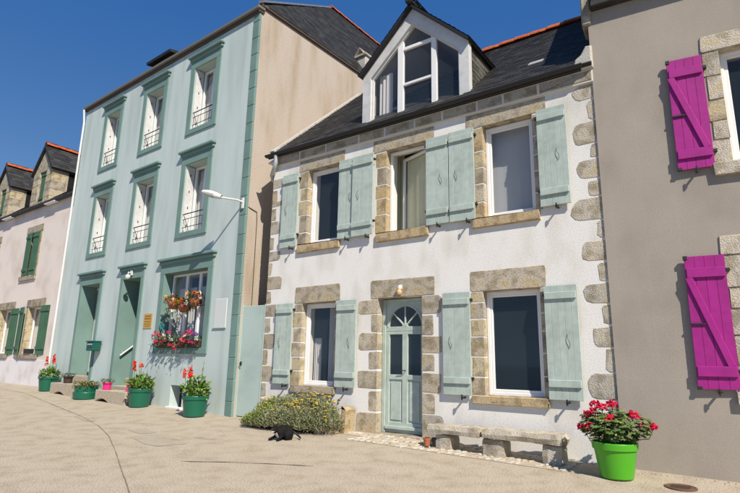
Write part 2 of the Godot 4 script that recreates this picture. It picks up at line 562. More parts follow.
# batten-and-plank shutter: origin at its lower left corner, planks in the xy plane, battens towards +z
func shutter(parent: Node3D, at: Vector3, w: float, h: float, tint: String, count := 5, brace := 0, turn := 0.0, label := "") -> Node3D:
	var s := node("shutter", parent, at, turn)
	if label:
		s.set_meta("label", label)
	var pw := w / count
	for k in count:
		part_box("plank", s, Vector3(k * pw + 0.0008, 0, 0), Vector3((k + 1) * pw - 0.0008, h, 0.028), M["%s_%d" % [tint, rng.randi_range(0, 2)]], 0.003)
	var y0 := h * 0.105
	var y1 := h * 0.875
	if brace:
		y0 = h * 0.09
		y1 = h * 0.83
	for y in [y0, y1]:
		part_box("batten", s, Vector3(0.012, y, 0.0285), Vector3(w - 0.012, y + (0.13 if brace else 0.105), 0.058), M["%s_1" % tint], 0.008)
	if brace:
		var a := Vector3(0.03 if brace > 0 else w - 0.03, y1 + 0.005, 0)
		var b := Vector3(w - 0.06 if brace > 0 else 0.06, y0 + 0.125, 0)
		var d := b - a
		var st := new_st()
		bx_at(st, Transform3D(Basis(Vector3(0, 0, 1), atan2(d.y, d.x)), (a + b) / 2 + Vector3(0, 0, 0.0425)), Vector3(d.length() / 2, 0.042, 0.0135), 0.006)
		done("brace", s, st, M["%s_2" % tint])
	return s

func shutter_stay(house: Node3D, at: Vector3) -> void:
	var st := new_st()
	bx(st, at + Vector3(-0.012, -0.02, -0.01), at + Vector3(0.010, 0.008, 0.13), 0.003)
	bx(st, at + Vector3(-0.011, -0.042, 0.112), at + Vector3(0.011, 0.045, 0.13), 0.006)
	bx(st, at + Vector3(-0.014, -0.01, 0.114), at + Vector3(0.034, 0.009, 0.128), 0.005)
	done("shutter_stay", house, st, M.iron)

func latch(parent: Node3D, at: Vector3) -> void:
	var st := new_st()
	var path := []
	for k in 9:
		var t := k / 8.0
		path.append(at + Vector3(0.018 * sin(t * 5.5), -0.10 + t * 0.2, 0.006 + 0.014 * sin(t * PI)))
	tube(st, path, 0.0035, 5)
	done("hook", parent, st, M.tin)

# ---------------------------------------------------------------- the scene
func _ready() -> void:
	rng.seed = 20240611
	# camera
	var cam := Camera3D.new()
	cam.name = "camera"
	add_child(cam)
	var right := Vector3(0.81859332, 0.0184465, -0.57407726)
	var up := Vector3(0.10994439, 0.97597036, 0.18813318)
	var back := Vector3(0.56375279, -0.21712114, 0.79689472)
	cam.transform = Transform3D(Basis(right, up, back).orthonormalized(), Vector3(0, 1.5, 8.0))
	cam.fov = 50.03
	cam.near = 0.05
	cam.far = 6000.0
	cam.current = true
	# sky
	var sky_mat := ProceduralSkyMaterial.new()
	sky_mat.sky_top_color = Color(0.145, 0.335, 0.575)
	sky_mat.sky_horizon_color = Color(0.55, 0.71, 0.85)
	sky_mat.sky_curve = 0.16
	sky_mat.ground_bottom_color = Color(0.35, 0.33, 0.30)
	sky_mat.ground_horizon_color = Color(0.50, 0.60, 0.70)
	sky_mat.sky_energy_multiplier = 1.0
	var sky := Sky.new()
	sky.sky_material = sky_mat
	var env := Environment.new()
	env.background_mode = Environment.BG_SKY
	env.sky = sky
	env.tonemap_mode = Environment.TONE_MAPPER_LINEAR
	env.tonemap_exposure = 1.3
	env.sdfgi_enabled = true
	env.ssao_enabled = true
	env.ssil_enabled = true
	var we := WorldEnvironment.new()
	we.name = "world_environment"
	we.environment = env
	add_child(we)
	# sun: from the right of the street, in front of the houses
	var sun := DirectionalLight3D.new()
	sun.name = "sun"
	add_child(sun)
	var az := deg_to_rad(59.0)
	var el := deg_to_rad(45.0)
	var to_sun := Vector3(sin(az) * cos(el), sin(el), cos(az) * cos(el))
	sun.look_at_from_position(to_sun * 50.0, Vector3.ZERO)
	sun.light_energy = 1.5
	sun.light_color = Color(1.0, 0.962, 0.90)
	sun.light_angular_distance = 0.5
	sun.shadow_enabled = true

	make_materials()
	build_ground()
	build_white_house()
	build_teal_house()
	build_pink_house()
	build_grey_house()
	build_street_things()

# ---------------------------------------------------------------- ground
func wall_foot(x: float) -> float:
	var k := [[-400.0, 1.2], [-60.0, 0.95], [-25.0, 0.60], [-18.0, 0.545], [-14.0, 0.445], [-9.0, 0.355], [-5.0, 0.31], [-1.5, 0.235], [1.5, 0.15], [10.0, 0.05], [400.0, 0.0]]
	for i in k.size() - 1:
		if x <= k[i + 1][0]:
			var t := clampf((x - k[i][0]) / (k[i + 1][0] - k[i][0]), 0.0, 1.0)
			return lerpf(k[i][1], k[i + 1][1], t)
	return 0.0

func ground_y(x: float, z: float) -> float:
	var zz := maxf(z, 0.0)
	return wall_foot(x) - 0.05 * minf(zz, 2.0) - 0.02 * clampf(zz - 2.0, 0.0, 6.0)

func build_ground() -> void:
	var xs := []
	var x := -400.0
	while x < 400.0:
		xs.append(x)
		x += 0.5 if x >= -30.0 and x < 8.0 else (5.0 if absf(x + 10) < 60.0 else 40.0)
	xs.append(400.0)
	var zs := [-60.0, -20.0, -8.0, -4.0, -2.0, -1.0, -0.5, 0.0]
	var z := 0.25
	while z < 8.0:
		zs.append(z)
		z += 0.25
	zs.append_array([8.0, 9.0, 11.0, 13.0, 16.0])
	var st := new_st()
	var wave := FastNoiseLite.new()
	wave.frequency = 0.35
	wave.seed = 5
	var at := func(px: float, pz: float) -> Vector3:
		var near := clampf((pz + 0.2) * 2.0, 0.0, 1.0) * (1.0 if px > -31.0 and px < 9.0 else 0.0)
		return Vector3(px, ground_y(px, pz) + wave.get_noise_2d(px, pz) * 0.001 * near, pz)
	st.set_smooth_group(0)
	for i in xs.size() - 1:
		for j in zs.size() - 1:
			var a: Vector3 = at.call(xs[i], zs[j])
			var b: Vector3 = at.call(xs[i + 1], zs[j])
			var c: Vector3 = at.call(xs[i + 1], zs[j + 1])
			var d: Vector3 = at.call(xs[i], zs[j + 1])
			for p in [a, b, c, a, c, d]:
				st.add_vertex(p)
	st.generate_normals()
	structure("ground", st.commit(), M.concrete)
	# the sea beyond the quay, out to the horizon
	st = new_st()
	quad(st, Vector3(-3000, -2.2, 15.5), Vector3(3000, -2.2, 15.5), Vector3(3000, -2.2, 5000), Vector3(-3000, -2.2, 5000), UP)
	structure("water", st.commit(), M.sea)
	st = new_st()
	quad(st, Vector3(-400, -4.0, 15.98), Vector3(400, -4.0, 15.98), Vector3(400, 1.0, 15.98), Vector3(-400, 1.0, 15.98), Vector3(0, 0, 1))
	# joints between the cast slabs, filled with tar
	ribbon("pavement_joint", [Vector2(-22.0, 0.30), Vector2(-19.9, 0.50), Vector2(-17.0, 0.80), Vector2(-13.9, 1.45), Vector2(-11.6, 1.95), Vector2(-10.1, 2.4), Vector2(-8.95, 2.85)], 0.008)
	ribbon("pavement_joint", [Vector2(-8.95, 2.85), Vector2(-7.6, 3.5), Vector2(-6.4, 4.1), Vector2(-5.1, 4.75), Vector2(-2.0, 6.2)], 0.008)
	ribbon("pavement_joint", [Vector2(-6.3, 3.35), Vector2(-5.7, 2.95), Vector2(-5.1, 2.62), Vector2(-4.75, 2.45)], 0.02)
	for q in [[Vector2(-8.0, 2.55), Vector2(0.62, 0.30), 0.25], [Vector2(-9.0, 2.20), Vector2(0.30, 0.16), 0.1], [Vector2(-11.3, 2.05), Vector2(0.5, 0.10), 0.2], [Vector2(-7.6, 1.95), Vector2(0.22, 0.08), -0.2]]:
		repair(q[0], q[1], q[2])
	grit()

# a mended spot in the paving, ragged in outline
func repair(c: Vector2, half: Vector2, turn: float) -> void:
	var st := new_st()
	var n := 22
	var pts := []
	for k in n:
		var a := TAU * k / n
		var e := Vector2(signf(cos(a)) * pow(absf(cos(a)), 0.45), signf(sin(a)) * pow(absf(sin(a)), 0.45)) * half * rng.randf_range(0.88, 1.08)
		var p := c + e.rotated(turn)
		pts.append(Vector3(p.x, ground_y(p.x, p.y) + 0.004, p.y))
	var m := Vector3(c.x, ground_y(c.x, c.y) + 0.004, c.y)
	for k in n:
		tri(st, m, pts[k], pts[(k + 1) % n], UP)
	structure("pavement_patch", st.commit(), M.concrete_patch)

# grit and crumbs of mortar along the foot of the walls
func grit() -> void:
	var st := new_st()
	for k in 900:
		var x := rng.randf_range(-18.0, 2.0)
		var z := absf(rng.randfn()) * 0.10 + 0.02
		if x < -9.1:
			z += 0.1 + (x + 9.1) * 0.0454
		elif x > -1.5:
			z += -(x + 1.5) * 0.0875 + 0.03
		var r := rng.randf_range(0.004, 0.013)
		var c := Vector3(x, ground_y(x, z) + 0.004, z)
		var d := []
		for q in 4:
			var a := TAU * q / 4 + rng.randf()
			d.append(c + Vector3(cos(a) * r, 0, sin(a) * r))
		var top := c + UP * r * 1.1
		for q in 4:
			tri(st, d[q], d[(q + 1) % 4], top, (d[q] + d[(q + 1) % 4]) / 2 - c + UP * r)
	var o := put("gravel", self, st.commit(), M.granite_1)
	o.set_meta("kind", "stuff")
	o.set_meta("label", "loose grit and mortar crumbs along the foot of the walls")
	o.set_meta("category", "grit")

# a strip of tar lying in the pavement, ragged at its edges
func ribbon(called: String, line: Array, half: float) -> void:
	var st := new_st()
	var pts := []
	for i in line.size() - 1:
		var n := maxi(1, int(line[i].distance_to(line[i + 1]) / 0.18))
		for k in n:
			pts.append(line[i].lerp(line[i + 1], float(k) / n) + Vector2(rng.randf_range(-1, 1), rng.randf_range(-1, 1)) * half * 0.5)
	pts.append(line[-1])
	var prev_a := Vector3.ZERO
	var prev_b := Vector3.ZERO
	for i in pts.size():
		var d: Vector2 = (pts[mini(i + 1, pts.size() - 1)] - pts[maxi(i - 1, 0)]).normalized().orthogonal()
		var w: float = half * rng.randf_range(0.25, 1.0)
		if i == 0 or i == pts.size() - 1:
			w = 0.004
		var p: Vector2 = pts[i] + d * w
		var q: Vector2 = pts[i] - d * w
		var a := Vector3(p.x, ground_y(p.x, p.y) + 0.0075, p.y)
		var b := Vector3(q.x, ground_y(q.x, q.y) + 0.0075, q.y)
		if i > 0:
			quad(st, prev_a, a, b, prev_b, UP)
		prev_a = a
		prev_b = b
	structure(called, st.commit(), M.tar)

# ---------------------------------------------------------------- white house
func build_white_house() -> void:
	var hs := thing("white_house", "white rendered stone house with pale sage green shutters and a glazed gable dormer", "house")
	var L := -8.36
	var R := -1.46
	var openings := [[-7.31, -6.44, 3.90, 5.55], [-5.31, -4.44, 3.90, 5.55], [-3.34, -2.47, 3.90, 5.55], [-7.32, -6.45, 1.06, 2.69], [-5.46, -4.53, 0.10, 2.68], [-3.41, -2.48, 1.05, 2.70]]
	var st := new_st()
	wall(st, L, R, -0.4, 6.03, 0.0, 0.4, openings)
	# gable ends and the back
	bx(st, Vector3(L + 0.002, -0.4, -6.6), Vector3(L + 0.4, 6.02, -0.39))
	bx(st, Vector3(R - 0.4, -0.4, -6.6), Vector3(R - 0.002, 6.02, -0.39))
	bx(st, Vector3(L + 0.39, -0.4, -6.6), Vector3(R - 0.39, 6.02, -6.2))
	for x in [L + 0.004, R - 0.3]:
		sheet(st, [Vector3(x, 6.0, -0.05), Vector3(x, 9.0, -3.3), Vector3(x, 6.0, -6.55)], Vector3(-1, 0, 0), -0.296)
	var w := done("wall", hs, st, M.white_render)
	rooms(hs, L + 0.42, -5.62, 0.2, 3.1, -0.41, -6.1, M.room)
	rooms(hs, -5.58, R - 0.42, 0.2, 3.1, -0.41, -6.1, M.room)
	rooms(hs, L + 0.42, -5.82, 3.3, 6.0, -0.41, -6.1, M.room)
	rooms(hs, -5.78, -4.02, 3.3, 6.0, -0.41, -2.6, M.olive_room)
	rooms(hs, -3.98, R - 0.42, 3.3, 6.0, -0.41, -6.1, M.room)
	# quoins: [x0, x1, y0, y1]
	for q in [[-1.81, 5.56, 5.80], [-1.62, 5.22, 5.52], [-1.85, 4.83, 5.19], [-1.62, 4.59, 4.80], [-1.83, 4.27, 4.57], [-1.69, 3.99, 4.24], [-1.95, 3.63, 3.97], [-1.60, 3.36, 3.60], [-1.84, 3.02, 3.31], [-1.63, 2.72, 2.98], [-1.85, 2.40, 2.69], [-1.62, 2.10, 2.37], [-1.77, 1.79, 2.07], [-1.62, 1.46, 1.76], [-1.88, 1.09, 1.43], [-1.64, 0.78, 1.05], [-1.90, 0.46, 0.74]]:
		stone("quoin_stone", w, q[0], -1.475, q[1], q[2], -0.06, 0.006, M["granite_%d" % rng.randi_range(0, 2)], 0.7, 0.016, false, true, 0.007)
	for q in [[-8.03, 5.30, 5.52], [-8.20, 5.00, 5.26], [-8.05, 4.87, 4.99], [-8.22, 4.56, 4.84], [-8.08, 4.24, 4.53], [-8.24, 3.89, 4.18], [-8.03, 3.64, 3.86], [-8.25, 3.34, 3.61], [-7.94, 3.02, 3.30], [-8.22, 2.72, 2.99], [-8.05, 2.45, 2.69], [-8.20, 2.11, 2.41], [-8.05, 1.78, 2.08], [-8.23, 1.45, 1.75], [-8.05, 1.11, 1.42], [-8.22, 0.80, 1.07], [-8.02, 0.5, 0.77]]:
		stone("quoin_stone", w, -8.368, q[0], q[1], q[2], -0.06, 0.006, any_stone() if rng.randf() < 0.7 else M.granite_1, 0.45, 0.014, true, false, 0.007)
	# door surround
	for q in [[-5.88, -5.455, 2.40, 2.66], [-5.60, -5.455, 2.07, 2.38], [-5.87, -5.455, 1.75, 2.05], [-5.64, -5.455, 1.42, 1.72], [-5.88, -5.455, 1.07, 1.38], [-5.62, -5.455, 0.69, 1.03], [-5.90, -5.455, 0.28, 0.66]]:
		stone("jamb_stone", w, q[0], q[1], q[2], q[3], -0.155, 0.006, any_stone(), 0.3, 0.012, false, true, 0.006)
	for q in [[-4.15, 2.36, 2.67], [-4.31, 2.0, 2.33], [-4.15, 1.70, 1.98], [-4.30, 1.40, 1.68], [-4.18, 1.06, 1.37], [-4.29, 0.72, 1.04], [-4.14, 0.30, 0.70]]:
		stone("jamb_stone", w, -4.536, q[0], q[1], q[2], -0.155, 0.006, any_stone(), 0.3, 0.012, true, false, 0.006)
	stone("lintel", w, -5.62, -4.28, 2.676, 3.01, -0.155, 0.008, M.stone_0, 0.2, 0.01, false, false, 0.008)
	# a course of cut stones under the gutter
	var joints := [-8.30, -7.56, -6.82, -5.96, -5.33, -4.66, -4.08, -3.40, -2.93, -2.33, -1.49]
	for i in joints.size() - 1:
		stone("cornice_stone", w, joints[i] + 0.018, joints[i + 1] - 0.018, 5.835, 6.005, -0.1, 0.05, [M.stone_0, M.stone_3, M.stone_4, M.stone_2][rng.randi_range(0, 3)], 0.1, 0.004, false, false, 0.01)
	part_box("mortar_band", w, Vector3(L + 0.03, 5.81, -0.02), Vector3(R - 0.03, 6.03, 0.042), M.joint_mortar, 0.005)
	for q in [[-7.57, -6.33], [-5.62, -4.27], [-3.64, -2.24]]:
		stone("lintel", w, q[0], q[1], 5.543, 5.79, -0.145, 0.008, M.stone_4 if q[0] < -7 else M.stone_0, 0.06, 0.006, false, false, 0.006)
	# windows
	for i in 6:
		if i == 4:
			continue
		var o: Array = openings[i]
		var low := i > 2
		var wi := node("window", hs)
		if low:
			stone("lintel", wi, o[0] - 0.21, o[1] + 0.10, o[3] - 0.006, o[3] + 0.325, -0.145, 0.008, M.stone_0 if i == 3 else M.stone_1, 0.24, 0.012, false, false, 0.008)
		stone("sill", wi, o[0] - 0.20, o[1] + 0.06, o[2] - 0.165 if not low else o[2] - 0.13, o[2] + 0.004, -0.145, 0.055, M.ochre_stone if i != 3 else M.stone_3, 0.10, 0.008, false, false, 0.014)
		# jamb stones, with pale mortar between
		for side in 2:
			var y: float = o[2] + 0.012
			var k := 0
			while y < o[3] - 0.1:
				var hgt := minf(rng.randf_range(0.26, 0.40), o[3] - 0.008 - y)
				if o[3] - y - hgt < 0.16:
					hgt = o[3] - 0.008 - y
				var wd: float = 0.235 if (k + side) % 2 == 0 else 0.205
				var mm: Material = M.ochre_stone if rng.randf() < 0.4 and not low else (M.cream_stone if rng.randf() < 0.25 else any_stone())
				if side == 0:
					stone("jamb_stone", wi, o[0] - wd, o[0] + 0.005, y, y + hgt - 0.022, -0.145, 0.005, mm, 0.14, 0.007, false, true, 0.005)
				else:
					stone("jamb_stone", wi, o[1] - 0.005, o[1] + (0.12 if low else 0.10), y, y + hgt - 0.022, -0.145, 0.005, mm, 0.14, 0.007, true, false, 0.005)
				y += hgt
				k += 1
		st = new_st()
		frame(st, o[0] + 0.006, o[1] - 0.006, o[2] + 0.006, o[3] - 0.012, 0.055, -0.20, -0.13)
		if i != 1:
			frame(st, o[0] + 0.058, o[1] - 0.058, o[2] + 0.058, o[3] - 0.064, 0.045, -0.19, -0.142)
		done("frame", wi, st, M.white_frame)
		if i != 1:
			pane_mesh(wi, o[0] + 0.10, o[1] - 0.10, o[2] + 0.10, o[3] - 0.106, -0.165)
	# the middle window upstairs stands open: its casement is swung into the room
	var cs := node("casement", hs, Vector3(-4.50, 0, -0.19), 0.0)
	cs.rotation.y = deg_to_rad(-20.0)
	st = new_st()
	frame(st, -0.76, 0.0, 3.95, 5.49, 0.055, -0.05, 0.0)
	done("frame", cs, st, M.white_frame)
	pane_mesh(cs, -0.71, -0.05, 4.0, 5.44, -0.025)
	drape(hs, -5.74, -5.26, 3.7, 5.7, -0.60, M.olive_room, 0.025, 5)
	drape(cs, -0.71, -0.06, 3.98, 5.46, -0.075, M.olive_room, 0.008, 6)
	drape(hs, -3.30, -2.50, 3.92, 5.52, -0.34, M.blind, 0.004, 3)
	drape(hs, -6.92, -6.55, 1.1, 2.66, -0.42, M.curtain, 0.03, 6)
	drape(hs, -7.30, -7.12, 1.1, 2.0, -0.42, M.curtain, 0.03, 4)
	# shutters: [x, width, y, height, z]
	var sh := [[-8.0, 0.47, 3.885, 1.64, 0.04], [-6.42, 0.44, 3.90, 1.64, 0.04], [-6.05, 0.50, 3.895, 1.635, 0.075], [-4.41, 0.445, 3.905, 1.63, 0.04], [-3.95, 0.475, 3.90, 1.645, 0.045], [-2.385, 0.46, 3.925, 1.62, 0.04], [-7.985, 0.46, 1.08, 1.61, 0.04], [-6.375, 0.475, 1.07, 1.61, 0.04], [-4.105, 0.49, 1.045, 1.64, 0.04], [-2.41, 0.48, 1.05, 1.64, 0.04]]
	for k in sh.size():
		var s: Array = sh[k]
		var o := shutter(hs, Vector3(s[0], s[2], s[4]), s[1], s[3], "sage", 5)
		o.rotation.y = rng.randf_range(-0.012, 0.012)
		latch(o, Vector3(s[1] * (0.68 if k % 2 else 0.3), s[3] * 0.50, 0.03))
		for y in [0.16, 0.92]:
			part_box("hinge", o, Vector3(-0.03 if k in [1, 3, 5, 7, 9] else s[1] - 0.01, s[3] * y - 0.02, -0.035), Vector3(0.012 if k in [1, 3, 5, 7, 9] else s[1] + 0.03, s[3] * y + 0.02, 0.02), M.iron, 0.004)
		shutter_stay(hs, Vector3(s[0] + s[1] * (0.72 if k % 2 == 0 else 0.55), s[2] - 0.03, 0))
	white_door(hs)
	white_roof(hs, L, R)

# a hanging curtain with folds
func drape(parent: Node3D, x0: float, x1: float, y0: float, y1: float, z: float, m: Material, deep: float, folds: int) -> void:
	var st := new_st()
	var n := folds * 6
	for k in n:
		var t0 := float(k) / n
		var t1 := float(k + 1) / n
		var a := Vector3(lerpf(x0, x1, t0), 0, z + deep * sin(t0 * folds * TAU) * (0.7 + 0.3 * sin(t0 * 7.0)))
		var b := Vector3(lerpf(x0, x1, t1), 0, z + deep * sin(t1 * folds * TAU) * (0.7 + 0.3 * sin(t1 * 7.0)))
		quad(st, a + UP * y0, b + UP * y0, b + UP * y1, a + UP * y1, Vector3(0, 0, 1))
	done("curtain", parent, st, m)

func white_door(hs: Node3D) -> void:
	var d := node("door", hs)
	var x0 := -5.452
	var x1 := -4.538
	var z := -0.15
	var g: Material = M.sage_1
	var st := new_st()
	# fixed frame
	bx(st, Vector3(x0, 0.335, z - 0.08), Vector3(x0 + 0.075, 2.668, z), 0.008)
	bx(st, Vector3(x1 - 0.045, 0.335, z - 0.08), Vector3(x1, 2.668, z), 0.008)
	bx(st, Vector3(x0 + 0.074, 2.615, z - 0.08), Vector3(x1 - 0.044, 2.668, z - 0.001), 0.008)
	done("door_frame", d, st, g)
	var lx0 := x0 + 0.077
	var lx1 := x1 - 0.047
	var cx := (lx0 + lx1) / 2
	var zf := z - 0.02
	# leaf around the fanlight: spandrels above the arch
	var ay := 2.165
	var r := 0.345
	st = new_st()
	var seg := 20
	for k in seg:
		var t0 := PI * k / seg
		var t1 := PI * (k + 1) / seg
		var p0 := Vector2(cx + r * cos(t0), ay + r * sin(t0) * 1.06)
		var p1 := Vector2(cx + r * cos(t1), ay + r * sin(t1) * 1.06)
		var edge := func(p: Vector2) -> Vector2:
			var dir := (p - Vector2(cx, ay)).normalized()
			var tx := INF if absf(dir.x) < 1e-5 else ((lx1 - cx) if dir.x > 0 else (lx0 - cx)) / dir.x
			var ty := INF if dir.y < 1e-5 else (2.612 - ay) / dir.y
			return Vector2(cx, ay) + dir * minf(tx, ty)
		var q0: Vector2 = edge.call(p0)
		var q1: Vector2 = edge.call(p1)
		quad(st, v3(p0, zf), v3(q0, zf), v3(q1, zf), v3(p1, zf), Vector3(0, 0, 1))
		quad(st, v3(p0, zf), v3(p1, zf), v3(p1, zf - 0.05), v3(p0, zf - 0.05), Vector3(cx - p0.x, ay - p0.y, 0))
		# moulding round the arch
		var m0 := Vector2(cx, ay) + (p0 - Vector2(cx, ay)) * 1.09
		var m1 := Vector2(cx, ay) + (p1 - Vector2(cx, ay)) * 1.09
		quad(st, v3(p0, zf + 0.012), v3(m0, zf + 0.012), v3(m1, zf + 0.012), v3(p1, zf + 0.012), Vector3(0, 0, 1))
		quad(st, v3(m0, zf + 0.012), v3(m1, zf + 0.012), v3(m1, zf), v3(m0, zf), Vector3(p0.x - cx, p0.y - ay, 0))
		quad(st, v3(p0, zf + 0.012), v3(p1, zf + 0.012), v3(p1, zf), v3(p0, zf), Vector3(cx - p0.x, ay - p0.y, 0))
	# fill corner squares of the spandrels
	for s in [lx0, lx1]:
		var near: float = cx - r * 0.55 if s == lx0 else cx + r * 0.55
		tri(st, Vector3(s, 2.612, zf - 0.0005), Vector3(near, 2.612, zf - 0.0005), Vector3(s, 2.35, zf - 0.0005), Vector3(0, 0, 1))
	# rails and stiles
	bx(st, Vector3(lx0, 2.085, zf - 0.045), Vector3(lx1, ay + 0.004, zf + 0.004), 0.006)
	bx(st, Vector3(lx0, 0.345, zf - 0.045), Vector3(lx0 + 0.068, 2.086, zf + 0.002), 0.006)
	bx(st, Vector3(lx1 - 0.068, 0.345, zf - 0.045), Vector3(lx1, 2.086, zf + 0.002), 0.006)
	bx(st, Vector3(cx - 0.055, 0.345, zf - 0.045), Vector3(cx + 0.055, 2.086, zf + 0.002), 0.006)
	bx(st, Vector3(lx0 + 0.067, 1.24, zf - 0.045), Vector3(lx1 - 0.067, 1.325, zf + 0.001), 0.006)
	bx(st, Vector3(lx0 + 0.067, 2.03, zf - 0.045), Vector3(lx1 - 0.067, 2.086, zf + 0.001), 0.006)
	bx(st, Vector3(lx0 + 0.067, 0.345, zf - 0.045), Vector3(lx1 - 0.067, 0.52, zf + 0.001), 0.006)
	# weather bar at the foot
	bx(st, Vector3(lx0, 0.40, zf), Vector3(lx1, 0.46, zf + 0.035), 0.012)
	done("leaf", d, st, g)
	st = new_st()
	for k in 5:
		var t := PI * (k + 0.5) / 5 - PI / 10 * 0.0
		if k == 0 or k == 4:
			continue
		var dir := Vector2(cos(PI * (k) / 4.0), sin(PI * k / 4.0))
		var mid := Vector2(cx, ay) + dir * r * 0.56
		bx_at(st, Transform3D(Basis(Vector3(0, 0, 1), atan2(dir.y, dir.x)), v3(mid, zf - 0.015)), Vector3(r * 0.48, 0.013, 0.015), 0.004)
	var hub := PackedVector2Array()
	for k in 9:
		hub.append(Vector2(cx + 0.06 * cos(PI * k / 8), ay + 0.06 * sin(PI * k / 8)))
	slab(st, hub, zf - 0.03, zf + 0.006, 0.004)
	done("glazing_bar", d, st, M.sage_2)
	for q in [[lx0 + 0.066, cx - 0.054], [cx + 0.054, lx1 - 0.066]]:
		pane_mesh(d, q[0], q[1], 1.324, 2.031, zf - 0.025)
		# lower panel, raised field inside a groove
		st = new_st()
		bx(st, Vector3(q[0], 0.519, zf - 0.04), Vector3(q[1], 1.241, zf - 0.022))
		bx(st, Vector3(q[0] + 0.035, 0.555, zf - 0.03), Vector3(q[1] - 0.035, 1.205, zf - 0.006), 0.012)
		done("panel", d, st, g)
	st = new_st()
	var fan := []
	for k in seg + 1:
		fan.append(Vector3(cx + r * cos(PI * k / seg), ay + r * sin(PI * k / seg) * 1.06, zf - 0.025))
	for k in seg:
		tri(st, Vector3(cx, ay, zf - 0.025), fan[k], fan[k + 1], Vector3(0, 0, 1))
	done("pane", d, st, M.glass)
	st = new_st()
	tube(st, [Vector3(cx + 0.02, 1.40, zf), Vector3(cx + 0.02, 1.40, zf + 0.05), Vector3(cx - 0.09, 1.40, zf + 0.055)], 0.009, 6)
	done("handle", d, st, M.iron)
	part_box("threshold", d, Vector3(-5.46, 0.12, -0.3), Vector3(-4.53, 0.338, 0.05), M.stone_2, 0.015)

func roof_y(z: float) -> float:
	return 6.20 - 0.9 * z

func white_roof(hs: Node3D, L: float, R: float) -> void:
	var rf := node("roof", hs)
	var x0 := L - 0.12
	var x1 := R - 0.02
	var ridge := Vector3(0, roof_y(-3.3), -3.3)
	var st := new_st()
	var n := Vector3(0, 1, 0.9).normalized()
	sheet(st, [Vector3(x0, roof_y(0.14), 0.14), Vector3(x1, roof_y(0.14), 0.14), Vector3(x1, ridge.y, -3.3), Vector3(x0, ridge.y, -3.3)], n, 0.045)
	var nb := Vector3(0, 1, -0.9).normalized()
	sheet(st, [Vector3(x0, ridge.y, -3.302), Vector3(x1, ridge.y, -3.302), Vector3(x1, ridge.y - 3.2, -6.8), Vector3(x0, ridge.y - 3.2, -6.8)], nb, 0.1)
	done("deck", rf, st, M.slate_0)
	# the dormer covers part of the slope
	var dc := -4.85
	var hid := func(a: float, b: float) -> bool:
		var x: float = x0 + a
		var z: float = 0.14 - b / 1.3454
		return not (absf(x - dc) < 1.15 and z < -0.2 and z > -1.3)
	slates(rf, Vector3(x0, roof_y(0.14), 0.14), Vector3(1, 0, 0), Vector3(0, 0.9, -1), x1 - x0, 3.44 * 1.3454, hid)
	ridge_tiles(rf, Vector3(x0 + 0.55, ridge.y + 0.02, -3.3), Vector3(x1, ridge.y + 0.02, -3.3))
	# mortar verge along the left gable
	st = new_st()
	for k in 12:
		var z0 := 0.05 - 3.3 * k / 12.0
		var z1 := 0.05 - 3.3 * (k + 1) / 12.0 - 0.004
		var wv := 0.11 + rng.randf_range(-0.012, 0.012)
		sheet(st, [Vector3(x0 - 0.02, roof_y(z0) + 0.07, z0), Vector3(x0 + wv, roof_y(z0) + 0.065, z0), Vector3(x0 + wv + rng.randf_range(-0.01, 0.01), roof_y(z1) + 0.065, z1), Vector3(x0 - 0.02, roof_y(z1) + 0.07, z1)], n, 0.14)
	done("verge", rf, st, M.mortar)
	# rough lump of mortar where the roof meets the neighbour
	st = new_st()
	var lump := PackedVector2Array([Vector2(-1.78, 6.03), Vector2(-1.47, 6.03), Vector2(-1.47, 6.40), Vector2(-1.56, 6.41), Vector2(-1.64, 6.28), Vector2(-1.73, 6.22)])
	slab(st, lump, -0.35, 0.10, 0.03)
	done("mortar_lump", rf, st, M.mortar)
	# skylight tile of glass
	st = new_st()
	var sx := -2.72
	var sz := -0.72
	sheet(st, [Vector3(sx, roof_y(sz) + 0.03, sz), Vector3(sx + 0.26, roof_y(sz) + 0.03, sz), Vector3(sx + 0.26, roof_y(sz - 0.14) + 0.03, sz - 0.14), Vector3(sx, roof_y(sz - 0.14) + 0.03, sz - 0.14)], n, 0.03)
	done("glass_tile", rf, st, M.zinc)
	# gutter: dark half-round with its board
	st = new_st()
	bx(st, Vector3(x0 - 0.02, 6.025, 0.04), Vector3(x1 - 0.16, 6.075, 0.10), 0.01)
	var seg := 10
	for k in seg:
		var t0 := PI + PI * k / seg
		var t1 := PI + PI * (k + 1) / seg
		var a := Vector3(0, 6.085 + 0.05 * sin(t0), 0.135 + 0.06 * cos(t0))
		var b := Vector3(0, 6.085 + 0.05 * sin(t1), 0.135 + 0.06 * cos(t1))
		var c := Vector3(0, 6.085, 0.135)
		var ends := [Vector3(x0 - 0.03, 0, 0), Vector3(x1 - 0.13, 0, 0)]
		smooth_quad(st, a + ends[0], a + ends[1], b + ends[1], b + ends[0], c + ends[0], c + ends[1], c + ends[1], c + ends[0])
		tri(st, c + ends[0], a + ends[0], b + ends[0], Vector3(-1, 0, 0))
		tri(st, c + ends[1], a + ends[1], b + ends[1], Vector3(1, 0, 0))
	done("gutter", rf, st, M.black_gutter)
	# zinc swan-neck from the gutter end
	st = new_st()
	tube(st, [Vector3(-8.20, 6.03, 0.13), Vector3(-8.20, 5.86, 0.13), Vector3(-8.23, 5.77, 0.12), Vector3(-8.32, 5.70, 0.07), Vector3(-8.43, 5.64, 0.0), Vector3(-8.47, 5.58, -0.08), Vector3(-8.475, 5.50, -0.22), Vector3(-8.475, 5.3, -0.3), Vector3(-8.475, 0.4, -0.3)], 0.05, 10)
	done("downpipe", rf, st, M.zinc)
	white_dormer(hs, dc)

